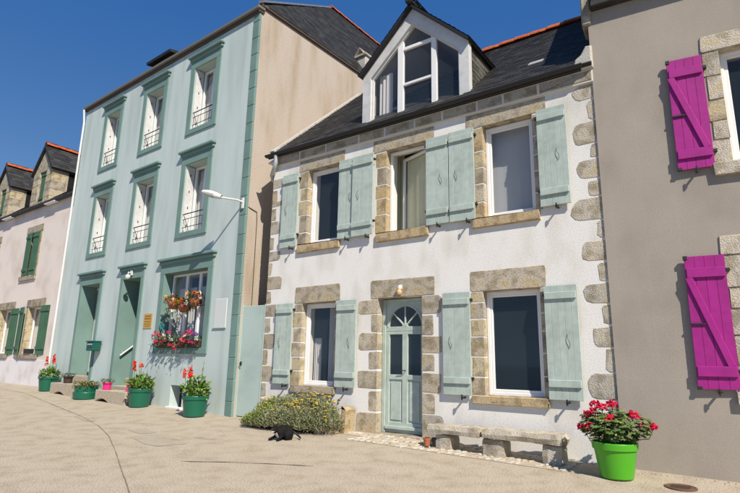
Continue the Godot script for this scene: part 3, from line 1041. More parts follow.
func white_dormer(hs: Node3D, c: float) -> void:
	var d := node("dormer", hs)
	var z := -0.2
	var hw := 1.21
	var ye := 7.44
	var ya := 8.62
	var y0 := 6.20
	var slope := (ya - ye) / hw
	# white gable frame with the opening cut out
	var st := new_st()
	var outer := [Vector2(-hw, y0), Vector2(-hw, ye), Vector2(0, ya), Vector2(hw, ye), Vector2(hw, y0)]
	var b := 0.20
	var inner := [Vector2(-hw + b, y0), Vector2(-hw + b, ye - 0.08), Vector2(0, ya - 0.335), Vector2(hw - b, ye - 0.08), Vector2(hw - b, y0)]
	for k in 4:
		var q := [outer[k], outer[k + 1], inner[k + 1], inner[k]]
		var pts := []
		for p in q:
			pts.append(Vector3(c + p.x, p.y, z))
		sheet(st, pts, Vector3(0, 0, 1), 0.13)
	# second, thinner board set back inside the first
	var in2 := []
	for p in inner:
		in2.append(Vector2(p.x * 0.965, p.y - (0.045 if absf(p.x) < 0.1 else 0.02)))
	for k in 4:
		var q := [inner[k], inner[k + 1], in2[k + 1], in2[k]]
		var pts := []
		for p in q:
			pts.append(Vector3(c + p.x, p.y, z - 0.05))
		sheet(st, pts, Vector3(0, 0, 1), 0.06)
	done("gable_board", d, st, M.white_board)
	st = new_st()
	var rake := func(x: float) -> float:
		return ya - 0.36 - absf(x) * slope * 0.97
	for mx in [[-0.38, -0.255], [0.395, 0.50]]:
		var pts := [Vector3(c + mx[0], y0, z - 0.06), Vector3(c + mx[1], y0, z - 0.06), Vector3(c + mx[1], rake.call(mx[1]) + 0.03, z - 0.06), Vector3(c + mx[0], rake.call(mx[0]) + 0.03, z - 0.06)]
		sheet(st, pts, Vector3(0, 0, 1), 0.07)
	bx(st, Vector3(c - 0.26, 6.99, z - 0.125), Vector3(c + 0.40, 7.045, z - 0.068), 0.006)
	bx(st, Vector3(c - 0.26, 7.78, z - 0.125), Vector3(c + 0.40, 7.85, z - 0.066), 0.006)
	bx(st, Vector3(c - 1.0, 6.20, z - 0.125), Vector3(c + 1.0, 6.34, z - 0.064), 0.006)
	done("mullion", d, st, M.white_frame)
	st = new_st()
	for g in [0.1]:
		poly(st, [Vector3(c - 0.99, 6.3, z - g), Vector3(c + 0.99, 6.3, z - g), Vector3(c + 0.99, ye - 0.10, z - g), Vector3(c, ya - 0.36, z - g), Vector3(c - 0.99, ye - 0.10, z - g)], Vector3(0, 0, 1))
	done("pane", d, st, M.glass)
	# attic room behind the glass
	st = new_st()
	var zb := -2.3
	quad(st, Vector3(c - 1.1, 6.25, z - 0.14), Vector3(c + 1.1, 6.25, z - 0.14), Vector3(c + 1.1, 6.25, zb), Vector3(c - 1.1, 6.25, zb), UP)
	quad(st, Vector3(c - 1.1, 6.25, z - 0.14), Vector3(c - 1.1, ye, z - 0.14), Vector3(c - 1.1, ye, zb), Vector3(c - 1.1, 6.25, zb), Vector3(1, 0, 0))
	quad(st, Vector3(c + 1.1, 6.25, z - 0.14), Vector3(c + 1.1, ye, z - 0.14), Vector3(c + 1.1, ye, zb), Vector3(c + 1.1, 6.25, zb), Vector3(-1, 0, 0))
	poly(st, [Vector3(c - 1.1, 6.25, zb), Vector3(c + 1.1, 6.25, zb), Vector3(c + 1.1, ye - 0.05, zb), Vector3(c, ya - 0.2, zb), Vector3(c - 1.1, ye - 0.05, zb)], Vector3(0, 0, 1))
	quad(st, Vector3(c - 1.1, ye - 0.05, z - 0.14), Vector3(c, ya - 0.2, z - 0.14), Vector3(c, ya - 0.2, zb), Vector3(c - 1.1, ye - 0.05, zb), Vector3(0.5, -1, 0))
	quad(st, Vector3(c + 1.1, ye - 0.05, z - 0.14), Vector3(c, ya - 0.2, z - 0.14), Vector3(c, ya - 0.2, zb), Vector3(c + 1.1, ye - 0.05, zb), Vector3(-0.5, -1, 0))
	done("attic_room", d, st, M.room)
	drape(d, c - 0.95, c - 0.62, 6.3, 7.5, z - 0.25, M.curtain, 0.02, 4)
	# roof of the dormer: two slopes running back into the main roof
	for s in [-1.0, 1.0]:
		var n := Vector3(s * slope, 1, 0).normalized()
		var ex := hw + 0.06
		var yl := ya + 0.055 - ex * slope
		var f0 := Vector3(c, ya + 0.055, -0.09)
		var f1 := Vector3(c + s * ex, yl, -0.09)
		var b1 := Vector3(c + s * ex, yl, (6.22 - yl) / 0.9)
		var b0 := Vector3(c, ya + 0.055, (6.22 - ya - 0.055) / 0.9)
		st = new_st()
		sheet(st, [f0, f1, b1, b0], n, 0.045)
		done("roof_slope", d, st, M.black_gutter)
		var along := Vector3(0, 0, -1)
		var upv := (f0 - f1)
		var run := upv.length()
		var keep := func(a: float, bb: float) -> bool:
			return a < lerpf(f1.z - b1.z, f0.z - b0.z, bb / run) - 0.05
		slates(d, f1 + n * 0.005, along, upv, f0.z - b0.z, run, keep)
		# slate-hung cheek, its bottom edge following the main slope
		st = new_st()
		var x: float = c + s * (hw - 0.032)
		poly(st, [Vector3(x, roof_y(z) - 0.05, z - 0.02), Vector3(x, ye + 0.02, z - 0.02), Vector3(x, ye + 0.02, -1.42)], Vector3(s, 0, 0))
		done("cheek", d, st, M.old_slate_0)
		cheek_slates(d, x, s, z - 0.02, ye)
	part_box("finial", d, Vector3(c - 0.07, ya + 0.03, -0.12), Vector3(c + 0.07, ya + 0.22, 0.0), M.slate_1, 0.03)
	part_box("ridge_cap", d, Vector3(c - 0.07, ya + 0.04, -2.9), Vector3(c + 0.07, ya + 0.10, -0.05), M.slate_0, 0.02)

func cheek_slates(d: Node3D, x: float, s: float, zf: float, ye: float) -> void:
	var sts := [new_st(), new_st(), new_st()]
	var y := ye
	var row := 0
	while y > 6.3:
		var z := zf - (0.07 if row % 2 else 0.0)
		while z > -1.4:
			if roof_y(z - 0.07) < y - 0.02:
				var k := rng.randi_range(0, 2)
				var lift := rng.randf_range(0.008, 0.014)
				var a := Vector3(x + s * lift, y - 0.11, z)
				var b := Vector3(x + s * lift, y - 0.11, z - 0.138)
				quad(sts[k], a, b, Vector3(x + s * 0.004, y + 0.02, z - 0.138), Vector3(x + s * 0.004, y + 0.02, z), Vector3(s, 0, 0))
				quad(sts[k], a, b, b - Vector3(s * lift, 0, 0), a - Vector3(s * lift, 0, 0), Vector3(0, -1, 0))
			z -= 0.142
		y -= 0.10
		row += 1
	for k in 3:
		var o := done("slate_courses", d, sts[k], M["old_slate_%d" % k])
		o.set_meta("kind", "stuff")

# ---------------------------------------------------------------- teal house
func teal_at(u: float, y: float, d: float) -> Vector3:
	return Vector3(-9.10, 0, 0.1) + Basis(UP, deg_to_rad(-2.6)) * Vector3(u, y, d)

func build_teal_house() -> void:
	var hs := thing("teal_house", "tall three-storey pale teal house with darker teal window surrounds", "house", Vector3(-9.10, 0, 0.1), deg_to_rad(-2.6))
	var top := 10.08
	var cols := [[-7.56, -6.70], [-5.10, -4.16], [-2.62, -1.66]]
	var rows := [[7.60, 9.43], [4.72, 6.58]]
	var holes := []
	for r in rows:
		for c in cols:
			holes.append([c[0], c[1], r[0], r[1]])
	holes.append([-7.72, -6.56, 0.75, 3.71])
	holes.append([-5.20, -4.26, 0.40, 3.70])
	holes.append([-3.08, -1.24, 1.80, 3.68])
	holes.append([-2.36, -1.86, 0.40, 0.92])
	var st := new_st()
	wall(st, -9.26, -0.004, -0.4, top, 0.0, 0.8, holes)
	var w := done("wall", hs, st, M.teal_render)
	st = new_st()
	bx(st, Vector3(-0.5, -0.4, -12.0), Vector3(0.0, 10.25, -0.03))
	done("side_wall", hs, st, M.beige_render)
	st = new_st()
	bx(st, Vector3(-9.25, -0.4, -12.0), Vector3(-8.8, 10.06, -0.78))
	bx(st, Vector3(-8.81, -0.4, -12.0), Vector3(-0.49, 10.06, -11.6))
	done("rear_wall", hs, st, M.teal_render)
	for r in [[0.38, 4.2], [4.3, 7.1], [7.2, 10.0]]:
		rooms(hs, -8.7, -0.6, r[0], r[1], -0.81, -8.0, M.room)
	# corner blocks, each with its own joint
	var y := 0.2
	while y < top - 0.05:
		var h := minf(0.46, top - y)
		part_box("corner_block", w, Vector3(-0.225, y + 0.004, -0.05), Vector3(0.006, y + h - 0.006, 0.018), M.teal_trim, 0.008)
		y += h
	for k in holes.size() - 1:
		teal_opening(hs, holes[k], k)
	# cellar vent
	var vt := node("cellar_vent", hs)
	st = new_st()
	reveal(st, [-2.357, -1.863, 0.403, 0.917], -0.001, -0.3, 1.0)
	done("lining", vt, st, M.teal_render)
	st = new_st()
	bx(st, Vector3(-2.36, 0.38, -0.32), Vector3(-1.86, 0.93, -0.26))
	done("grille", vt, st, M.tin)
	for k in 5:
		part_box("bar", vt, Vector3(-2.30 + k * 0.1, 0.42, -0.255), Vector3(-2.285 + k * 0.1, 0.9, -0.235), M.iron, 0.003)
	part_box("vent_sill", vt, Vector3(-2.42, 0.34, -0.05), Vector3(-1.80, 0.43, 0.07), M.white_render, 0.01)
	# plinth strip painted white
	# meter cupboard
	var mc := node("meter_cupboard", hs)
	part_box("cupboard_door", mc, Vector3(-0.87, 2.25, -0.02), Vector3(-0.43, 2.90, 0.012), M.panel_paint, 0.006)
	part_box("cupboard_sill", mc, Vector3(-0.89, 2.225, -0.02), Vector3(-0.41, 2.25, 0.03), M.teal_pale, 0.006)
	teal_roof(hs, top)
	# white pipe down the left corner
	st = new_st()
	tube(st, [Vector3(-9.22, top + 0.02, 0.13), Vector3(-9.22, top - 0.2, 0.10), Vector3(-9.24, top - 0.45, 0.06), Vector3(-9.24, 0.5, 0.06)], 0.034, 10)
	done("downpipe", hs, st, M.pipe_paint)
	# cable from the lamp down the side wall
	st = new_st()
	tube(st, [Vector3(-0.02, 5.02, 0.03), Vector3(0.012, 4.98, -0.1), Vector3(0.014, 4.93, -0.30), Vector3(0.014, 4.7, -0.32), Vector3(0.014, 3.0, -0.33), Vector3(0.014, 2.2, -0.33)], 0.009, 5)
	done("cable", hs, st, M.tin)
	# small hole with a pipe stub in the side wall
	st = new_st()
	bx(st, Vector3(-0.02, 8.05, -3.55), Vector3(0.05, 8.32, -3.33), 0.02)
	done("pipe_stub", hs, st, M.tin)

func teal_opening(hs: Node3D, o: Array, k: int) -> void:
	var upper := k < 6
	var door := k == 6 or k == 7
	var wi := node("doorway" if door else "window", hs)
	var x0: float = o[0]
	var x1: float = o[1]
	var y0: float = o[2]
	var y1: float = o[3]
	var depth: float = 0.26 if upper else ([0.45, 0.75, 0.20][k - 6])
	var side: float = 0.19 if upper else (0.15 if door else 0.2)
	var st := new_st()
	# flat surround, proud of the wall
	bx(st, Vector3(x0 - side, y0 - (0.14 if not door else 0.5), -0.03), Vector3(x0 - 0.001, y1 + 0.06, 0.03), 0.006)
	bx(st, Vector3(x1 + 0.001, y0 - (0.14 if not door else 0.5), -0.03), Vector3(x1 + side, y1 + 0.06, 0.03), 0.006)
	bx(st, Vector3(x0 - side - 0.003, y1 + 0.002, -0.03), Vector3(x1 + side + 0.003, y1 + 0.24, 0.033), 0.006)
	if not door:
		bx(st, Vector3(x0 - side - 0.003, y0 - 0.145, -0.03), Vector3(x1 + side + 0.003, y0 - 0.001, 0.034), 0.006)
	done("surround", wi, st, M.teal_trim)
	# hood moulding in two steps
	st = new_st()
	bx(st, Vector3(x0 - side - 0.05, y1 + 0.24, -0.03), Vector3(x1 + side + 0.05, y1 + 0.33, 0.075), 0.02)
	bx(st, Vector3(x0 - side - 0.09, y1 + 0.328, -0.03), Vector3(x1 + side + 0.09, y1 + 0.40, 0.125), 0.015)
	done("hood", wi, st, M.teal_trim)
	st = new_st()
	reveal(st, [x0 + 0.003, x1 - 0.003, y0 + 0.003, y1 - 0.003], 0.012, -depth - 0.05, 1.0)
	done("reveal", wi, st, M.white_frame if false else (M.teal_trim if not upper else M.teal_pale))
	if upper:
		# louvred shutters folded flat against the reveals
		for s in 2:
			var xa: float = x0 + 0.004 if s == 0 else x1 - 0.034
			part_box("folded_shutter", wi, Vector3(xa, y0 + 0.02, -depth + 0.01), Vector3(xa + 0.03, y1 - 0.02, -0.02), M.white_board, 0.005)
			for t in [0.12, 0.38, 0.62, 0.86]:
				part_box("hinge", wi, Vector3(xa + (0.029 if s == 0 else -0.008), lerpf(y0, y1, t) - 0.03, -0.14), Vector3(xa + (0.038 if s == 0 else 0.001), lerpf(y0, y1, t) + 0.03, -0.115), M.iron, 0.002)
	if k == 6:
		part_box("door_leaf", wi, Vector3(x0 + 0.06, 1.10, -depth - 0.06), Vector3(x1 - 0.06, 3.62, -depth), M.white_board, 0.006)
		part_box("kick_plate", wi, Vector3(x0 + 0.06, 1.0, -depth - 0.055), Vector3(x1 - 0.06, 1.10, -depth + 0.01), M.iron, 0.004)
		part_box("door_frame", wi, Vector3(x0 + 0.004, 3.62, -depth - 0.08), Vector3(x1 - 0.004, 3.705, -depth + 0.004), M.white_frame, 0.006)
		part_box("door_sill", wi, Vector3(x0 + 0.002, 0.3, -0.7), Vector3(x1 - 0.002, 1.0, -0.006), M.concrete_step, 0.01)
		return
	if k == 7:
		part_box("door_leaf", wi, Vector3(x0 + 0.03, 1.18, -depth - 0.06), Vector3(x1 - 0.03, 3.6, -depth), M.teal_trim, 0.006)
		for s in [[-0.70, 1.18], [-0.36, 1.00], [-0.02, 0.80]]:
			part_box("step", wi, Vector3(x0 + 0.004, 0.2, -0.79), Vector3(x1 - 0.004, s[1], s[0] - 0.002), M.concrete_step, 0.012)
		st = new_st()
		tube(st, [Vector3(x0 + 0.07, 1.60, -0.10), Vector3(x0 + 0.07, 1.98, -0.58)], 0.022, 8)
		tube(st, [Vector3(x0, 1.70, -0.2), Vector3(x0 + 0.07, 1.68, -0.2)], 0.01, 6)
		tube(st, [Vector3(x0, 1.92, -0.5), Vector3(x0 + 0.07, 1.91, -0.5)], 0.01, 6)
		done("handrail", wi, st, M.opal)
		return
	# casement window
	st = new_st()
	var zf := -depth
	var xa := x0 + 0.04
	var xb := x1 - 0.04
	frame(st, xa, xb, y0 + 0.004, y1 - 0.006, 0.055, zf - 0.07, zf)
	var mids := [0.5] if upper else [0.36, 0.68]
	for t in mids:
		var xm := lerpf(xa, xb, t)
		bx(st, Vector3(xm - 0.05, y0 + 0.05, zf - 0.06), Vector3(xm + 0.05, y1 - 0.05, zf - 0.004), 0.01)
	if not upper:
		bx(st, Vector3(xa + 0.05, y0 + 0.06, zf - 0.05), Vector3(xb - 0.05, y0 + 0.16, zf - 0.012), 0.01)
	done("frame", wi, st, M.white_frame)
	var edges: Array = [xa]
	for t in mids:
		edges.append(lerpf(xa, xb, t))
	edges.append(xb)
	for e in edges.size() - 1:
		pane_mesh(wi, edges[e] + 0.045, edges[e + 1] - 0.045, y0 + 0.05, y1 - 0.05, zf - 0.035)
	if upper:
		drape(wi, xa + 0.02, xa + (xb - xa) * (0.52 if k != 2 else 0.45), y0 + 0.05, y1 - 0.04, zf - 0.16, M.curtain, 0.025, 5)
		drape(wi, xb - (xb - xa) * 0.16, xb - 0.03, y0 + 0.05, y1 - 0.04, zf - 0.16, M.curtain, 0.025, 2)
		# iron guard in front of the window
		st = new_st()
		for gy in [0.14, 0.36, 0.50]:
			tube(st, [Vector3(x0 - 0.01, y0 + gy, -0.03), Vector3(x1 + 0.01, y0 + gy, -0.03)], 0.009 if gy < 0.5 else 0.014, 6)
		for q in 5:
			var gx := lerpf(x0 + 0.08, x1 - 0.08, q / 4.0)
			var path := []
			for p in 7:
				var t := p / 6.0
				path.append(Vector3(gx, y0 + 0.02 + 0.34 * t, -0.03 + 0.012 * sin(t * PI)))
			tube(st, path, 0.0045, 4)
		done("guard_rail", wi, st, M.iron)
	else:
		for q in [[0.02, 0.20], [0.30, 0.46], [0.56, 0.82], [0.88, 0.98]]:
			drape(wi, lerpf(xa, xb, q[0]), lerpf(xa, xb, q[1]), y0 + 0.05, y1 - 0.35, zf - 0.2, M.curtain, 0.02, 3)

func teal_roof(hs: Node3D, top: float) -> void:
	var rf := node("roof", hs)
	var e := top + 0.05
	# eaves board, gutter and edge along the street
	part_box("eaves_board", rf, Vector3(-9.30, top - 0.01, -0.1), Vector3(0.03, top + 0.06, 0.06), M.tin, 0.01)
	var st := new_st()
	bx(st, Vector3(-9.34, top + 0.062, -0.12), Vector3(0.06, top + 0.165, 0.11), 0.02)
	done("gutter", rf, st, M.eaves_grey)
	part_box("side_edge", rf, Vector3(-0.15, 10.25, -12.0), Vector3(0.06, 10.31, -0.02), M.tin, 0.01)
	part_box("side_coping", rf, Vector3(-0.12, 10.31, -12.0), Vector3(0.045, 10.35, -0.01), M.stone_2, 0.01)
	# hipped roof with a ridge running away from the street
	var p := 1.55
	var f := 0.83
	var ru := -3.0
	var ry := 10.33 - ru * p
	var rz := -(ry - 10.25) / f
	var a := Vector3(0.05, 10.33, 0.02)
	var b := Vector3(-9.3, 10.25, 0.02)
	var c := Vector3(0.05, 10.33, -12.0)
	var h0 := Vector3(ru, ry, rz)
	var h1 := Vector3(ru, ry, -11.5)
	var g0 := Vector3(-6.3, ry, rz)
	st = new_st()
	poly(st, [a, h0, h1, c], Vector3(1, 0.6, 0))
	poly(st, [a, b, g0, h0], Vector3(0, 1, 1))
	poly(st, [b, Vector3(-9.3, 10.25, -12), Vector3(-6.3, ry, -11.5), g0], Vector3(-1, 0.6, 0))
	poly(st, [h0, g0, Vector3(-6.3, ry, -11.5), h1], UP)
	poly(st, [c, h1, Vector3(-6.3, ry, -11.5), Vector3(-9.3, 10.25, -12)], Vector3(0, 0, -1))
	done("deck", rf, st, M.slate_1)
	var v := Vector3(-1, p, 0).normalized()
	var full := a.distance_to(Vector3(ru, ry, a.z))
	var keep := func(al: float, bl: float) -> bool:
		return al > (-rz) * bl / full + 0.05
	slates(rf, a, Vector3(0, 0, -1), v, 11.6, full, keep, 0.24, 0.15)
	ridge_tiles(rf, h0 + UP * 0.02, h1 + UP * 0.02, 0.14, 0.11, 0.42)
	# zinc along the hip
	st = new_st()
	var hd := (h0 - a)
	var sd := Vector3(hd.z, 0, -hd.x).normalized()
	sheet(st, [a + UP * 0.06 + sd * 0.09, a + UP * 0.06 - sd * 0.09, h0 + UP * 0.06 - sd * 0.09, h0 + UP * 0.06 + sd * 0.09], Vector3(0.4, 0.8, 0.4).normalized(), 0.05)
	done("hip_flashing", rf, st, M.zinc)
	# chimney rising through the slope behind the side wall
	var ch := node("chimney", rf)
	part_box("stack", ch, Vector3(-0.75, 10.2, -5.2), Vector3(-0.08, 11.15, -4.35), M.mortar, 0.02)
	part_box("cap", ch, Vector3(-0.80, 11.15, -5.25), Vector3(-0.03, 11.25, -4.30), M.granite_1, 0.02)
	st = new_st()
	sheet(st, [Vector3(-0.72, 11.25, -4.45), Vector3(-0.42, 11.62, -4.45), Vector3(-0.42, 11.62, -4.75), Vector3(-0.72, 11.25, -4.75)], Vector3(-0.75, 0.66, 0), 0.03)
	sheet(st, [Vector3(-0.14, 11.25, -4.45), Vector3(-0.43, 11.62, -4.45), Vector3(-0.43, 11.62, -4.75), Vector3(-0.14, 11.25, -4.75)], Vector3(0.75, 0.66, 0), 0.03)
	done("cowl", ch, st, M.granite_1)
	# roof hatch standing above the gutter
	var ht := node("roof_hatch", rf)
	part_box("hatch_box", ht, Vector3(-6.15, 10.3, -1.35), Vector3(-5.15, 11.2, -0.62), M.slate_2, 0.02)
	st = new_st()
	sheet(st, [Vector3(-6.35, 11.2, -0.45), Vector3(-4.95, 11.2, -0.45), Vector3(-4.95, 11.42, -1.5), Vector3(-6.35, 11.42, -1.5)], Vector3(0, 0.98, 0.2).normalized(), 0.09)
	done("hatch_lid", ht, st, M.slate_0)

# ---------------------------------------------------------------- pink house
func build_pink_house() -> void:
	var turn := deg_to_rad(-1.7)
	var at := Vector3(-18.29, 0, -0.32) - Basis(UP, deg_to_rad(-2.6)) * Vector3(0, 0, 0.25)
	var hs := thing("pink_house", "pale pink house with dark green shutters and two stone dormers", "house", at, turn)
	var L := -9.6
	var holes := [[-4.15, -3.05, 4.50, 6.18], [-8.15, -7.05, 4.50, 6.18], [-3.10, -1.88, 1.62, 3.30], [-5.70, -4.48, 1.62, 3.30], [-8.5, -7.4, 1.62, 3.30]]
	var st := new_st()
	wall(st, L, -0.01, -0.3, 7.30, 0.0, 0.4, holes)
	bx(st, Vector3(L + 0.002, -0.3, -7.0), Vector3(L + 0.4, 7.28, -0.39))
	bx(st, Vector3(-0.4, -0.3, -7.0), Vector3(-0.012, 7.28, -0.39))
	bx(st, Vector3(L + 0.39, -0.3, -7.0), Vector3(-0.39, 7.28, -6.6))
	sheet(st, [Vector3(-0.014, 7.25, -0.1), Vector3(-0.014, 10.2, -3.5), Vector3(-0.014, 7.25, -6.9)], Vector3(1, 0, 0), 0.3)
	done("wall", hs, st, M.pink_render)
	part_box("plinth", hs, Vector3(L, -0.3, -0.1), Vector3(-0.012, 1.43, 0.012), M.plinth_paint, 0.006)
	rooms(hs, L + 0.5, -0.5, 0.3, 3.6, -0.41, -6.5, M.room)
	rooms(hs, L + 0.5, -0.5, 3.8, 7.1, -0.41, -6.5, M.room)
	for k in holes.size():
		var o: Array = holes[k]
		var wi := node("window", hs)
		stone("lintel", wi, o[0] - 0.17, o[1] + 0.17, o[3] - 0.004, o[3] + 0.27, -0.1, 0.02, M.stone_2, 0.15, 0.008)
		stone("sill", wi, o[0] - 0.20, o[1] + 0.14, o[2] - 0.16, o[2] + 0.004, -0.1, 0.06, M.stone_2, 0.12, 0.008)
		for s in 2:
			var y: float = o[2] + 0.01
			while y < o[3] - 0.1:
				var h := minf(0.42, o[3] - 0.006 - y)
				if s == 0:
					stone("jamb_stone", wi, o[0] - 0.13, o[0] + 0.005, y, y + h - 0.015, -0.2, 0.012, M.cream_stone, 0.15, 0.006, false, true)
				else:
					stone("jamb_stone", wi, o[1] - 0.005, o[1] + 0.13, y, y + h - 0.015, -0.2, 0.012, M.cream_stone, 0.15, 0.006, true, false)
				y += h
		st = new_st()
		frame(st, o[0] + 0.006, o[1] - 0.006, o[2] + 0.006, o[3] - 0.006, 0.06, -0.26, -0.20)
		var xm: float = (o[0] + o[1]) / 2
		bx(st, Vector3(xm - 0.045, o[2] + 0.06, -0.255), Vector3(xm + 0.045, o[3] - 0.06, -0.205), 0.008)
		done("frame", wi, st, M.white_frame)
		pane_mesh(wi, o[0] + 0.05, xm - 0.04, o[2] + 0.05, o[3] - 0.05, -0.23)
		pane_mesh(wi, xm + 0.04, o[1] - 0.05, o[2] + 0.05, o[3] - 0.05, -0.23)
		drape(wi, o[0] + 0.08, o[0] + 0.5, o[2] + 0.06, o[3] - 0.06, -0.32, M.curtain, 0.02, 4)
		if k < 2:
			# pulled almost shut
			var a := shutter(hs, Vector3(o[0] - 0.02, o[2] + 0.01, 0.02), 0.47, o[3] - o[2] - 0.02, "bottle", 4)
			a.rotation.y = deg_to_rad(-3.0)
			shutter(hs, Vector3(o[1] + 0.02 - 0.48, o[2] + 0.01, 0.04), 0.48, o[3] - o[2] - 0.02, "bottle", 4, 0, 0.04)
		else:
			var wd := 0.56
			shutter(hs, Vector3(o[0] - wd - 0.01, o[2] - 0.02, 0.04), wd, o[3] - o[2] + 0.02, "bottle", 4, 0, deg_to_rad(-8.0))
			shutter(hs, Vector3(o[1] + 0.01, o[2] - 0.02, 0.04), wd, o[3] - o[2] + 0.02, "bottle", 4, 0, deg_to_rad(6.0))
	# dark box with a plant on the right-hand sill
	part_box("sill_box", hs, Vector3(-2.75, 1.63, -0.06), Vector3(-2.25, 1.80, 0.09), M.iron, 0.01)
	# roof
	var rf := node("roof", hs)
	var ry := 10.25
	var n := Vector3(0, 1, 0.86).normalized()
	st = new_st()
	sheet(st, [Vector3(L - 0.1, 7.22, 0.16), Vector3(0.04, 7.22, 0.16), Vector3(0.04, ry, -3.4), Vector3(L - 0.1, ry, -3.4)], n, 0.09)
	sheet(st, [Vector3(L - 0.1, ry, -3.402), Vector3(0.04, ry, -3.402), Vector3(0.04, 7.2, -7.1), Vector3(L - 0.1, 7.2, -7.1)], Vector3(0, 1, -0.86).normalized(), 0.09)
	done("deck", rf, st, M.slate_0)
	slates(rf, Vector3(L - 0.1, 7.22, 0.16), Vector3(1, 0, 0), Vector3(0, 3.03, -3.56), -L + 0.14, 4.66, func(_a: float, _b: float) -> bool: return true, 0.26, 0.17)
	ridge_tiles(rf, Vector3(L, ry + 0.02, -3.4), Vector3(0, ry + 0.02, -3.4), 0.14, 0.1, 0.42)
	st = new_st()
	bx(st, Vector3(L - 0.1, 7.13, 0.03), Vector3(0.02, 7.24, 0.20), 0.03)
	done("gutter", rf, st, M.slate_1)
	for x in [-1.9, -5.9, -9.0]:
		part_box("gutter_clip", rf, Vector3(x - 0.75, 7.09, 0.05), Vector3(x + 0.1, 7.125, 0.215), M.white_frame, 0.008)
	var ch := node("chimney", rf)
	part_box("stack", ch, Vector3(-0.62, 9.7, -3.75), Vector3(-0.02, 11.0, -3.05), M.cream_stone, 0.02)
	part_box("cap", ch, Vector3(-0.68, 11.0, -3.81), Vector3(0.02, 11.1, -2.99), M.granite_1, 0.02)
	for x in [-3.78, -7.76]:
		pink_dormer(hs, x)

func pink_dormer(hs: Node3D, c: float) -> void:
	var d := node("dormer", hs)
	var hw := 0.84
	var y0 := 7.25
	var ye := 8.72
	var ya := 9.72
	var z := -0.02
	var st := new_st()
	# stone front with an opening
	wall(st, c - hw, c + hw, y0 - 0.2, ye, z, 0.6, [[c - 0.3, c + 0.3, 7.42, 8.86 - 0.15]])
	sheet(st, [Vector3(c - hw, ye, z - 0.001), Vector3(c + hw, ye, z - 0.001), Vector3(c, ya, z - 0.001)], Vector3(0, 0, 1), 0.25)
	done("front_wall", d, st, M.stone_4)
	# courses of cut stone
	var y := y0 + 0.02
	var row := 0
	while y < ye - 0.1:
		var h := minf(0.30, ye - y)
		for s in [-1.0, 1.0]:
			var inner := 0.31
			var outer := hw + 0.006
			var xa: float = c + s * inner
			var xb: float = c + s * outer
			stone("stone_block", d, minf(xa, xb), maxf(xa, xb), y, y + h - 0.014, z - 0.5, z + 0.012, [M.stone_4, M.cream_stone, M.stone_1][(row + int(s)) % 3], 0.08, 0.005)
		y += h
		row += 1
	var sh := shutter(hs, Vector3(c - 0.29, 7.43, z - 0.10), 0.58, 1.27, "bottle", 4)
	sh.rotation.y = 0
	st = new_st()
	quad(st, Vector3(c - 0.31, 7.4, z - 0.4), Vector3(c + 0.31, 7.4, z - 0.4), Vector3(c + 0.31, 8.8, z - 0.4), Vector3(c - 0.31, 8.8, z - 0.4), Vector3(0, 0, 1))
	done("back_board", d, st, M.room)
	part_box("sill", d, Vector3(c - 0.45, 7.3, z - 0.1), Vector3(c + 0.45, 7.42, z + 0.05), M.stone_2, 0.015)
	var slope := (ya - ye) / hw
	for s in [-1.0, 1.0]:
		var n := Vector3(s * slope, 1, 0).normalized()
		var ex := hw + 0.13
		var yl := ya + 0.1 - ex * slope
		var f0 := Vector3(c, ya + 0.1, 0.08)
		var f1 := Vector3(c + s * ex, yl, 0.08)
		var b1 := Vector3(c + s * ex, yl, -(yl - 7.2) / 0.851)
		var b0 := Vector3(c, ya + 0.1, -(ya - 7.1) / 0.851)
		st = new_st()
		sheet(st, [f0, f1, b1, b0], n, 0.08)
		done("roof_slope", d, st, M.slate_0)
		var run := (f0 - f1).length()
		var keep := func(a: float, bb: float) -> bool:
			return a < lerpf(f1.z - b1.z, f0.z - b0.z, bb / run) - 0.04
		slates(d, f1 + n * 0.004, Vector3(0, 0, -1), f0 - f1, f0.z - b0.z, run, keep, 0.26, 0.16)
		st = new_st()
		var x: float = c + s * (hw - 0.01)
		poly(st, [Vector3(x, 7.3, -0.55), Vector3(x, ye, -0.55), Vector3(x, ye, -1.8)], Vector3(s, 0, 0))
		poly(st, [Vector3(x, 7.2, -0.5), Vector3(x, ye, -0.5), Vector3(x, ye, -1.85)], Vector3(s, 0, 0))
		done("cheek", d, st, M.slate_0)
	ridge_tiles(d, Vector3(c, ya + 0.13, 0.06), Vector3(c, ya + 0.13, -2.9), 0.12, 0.1, 0.42)

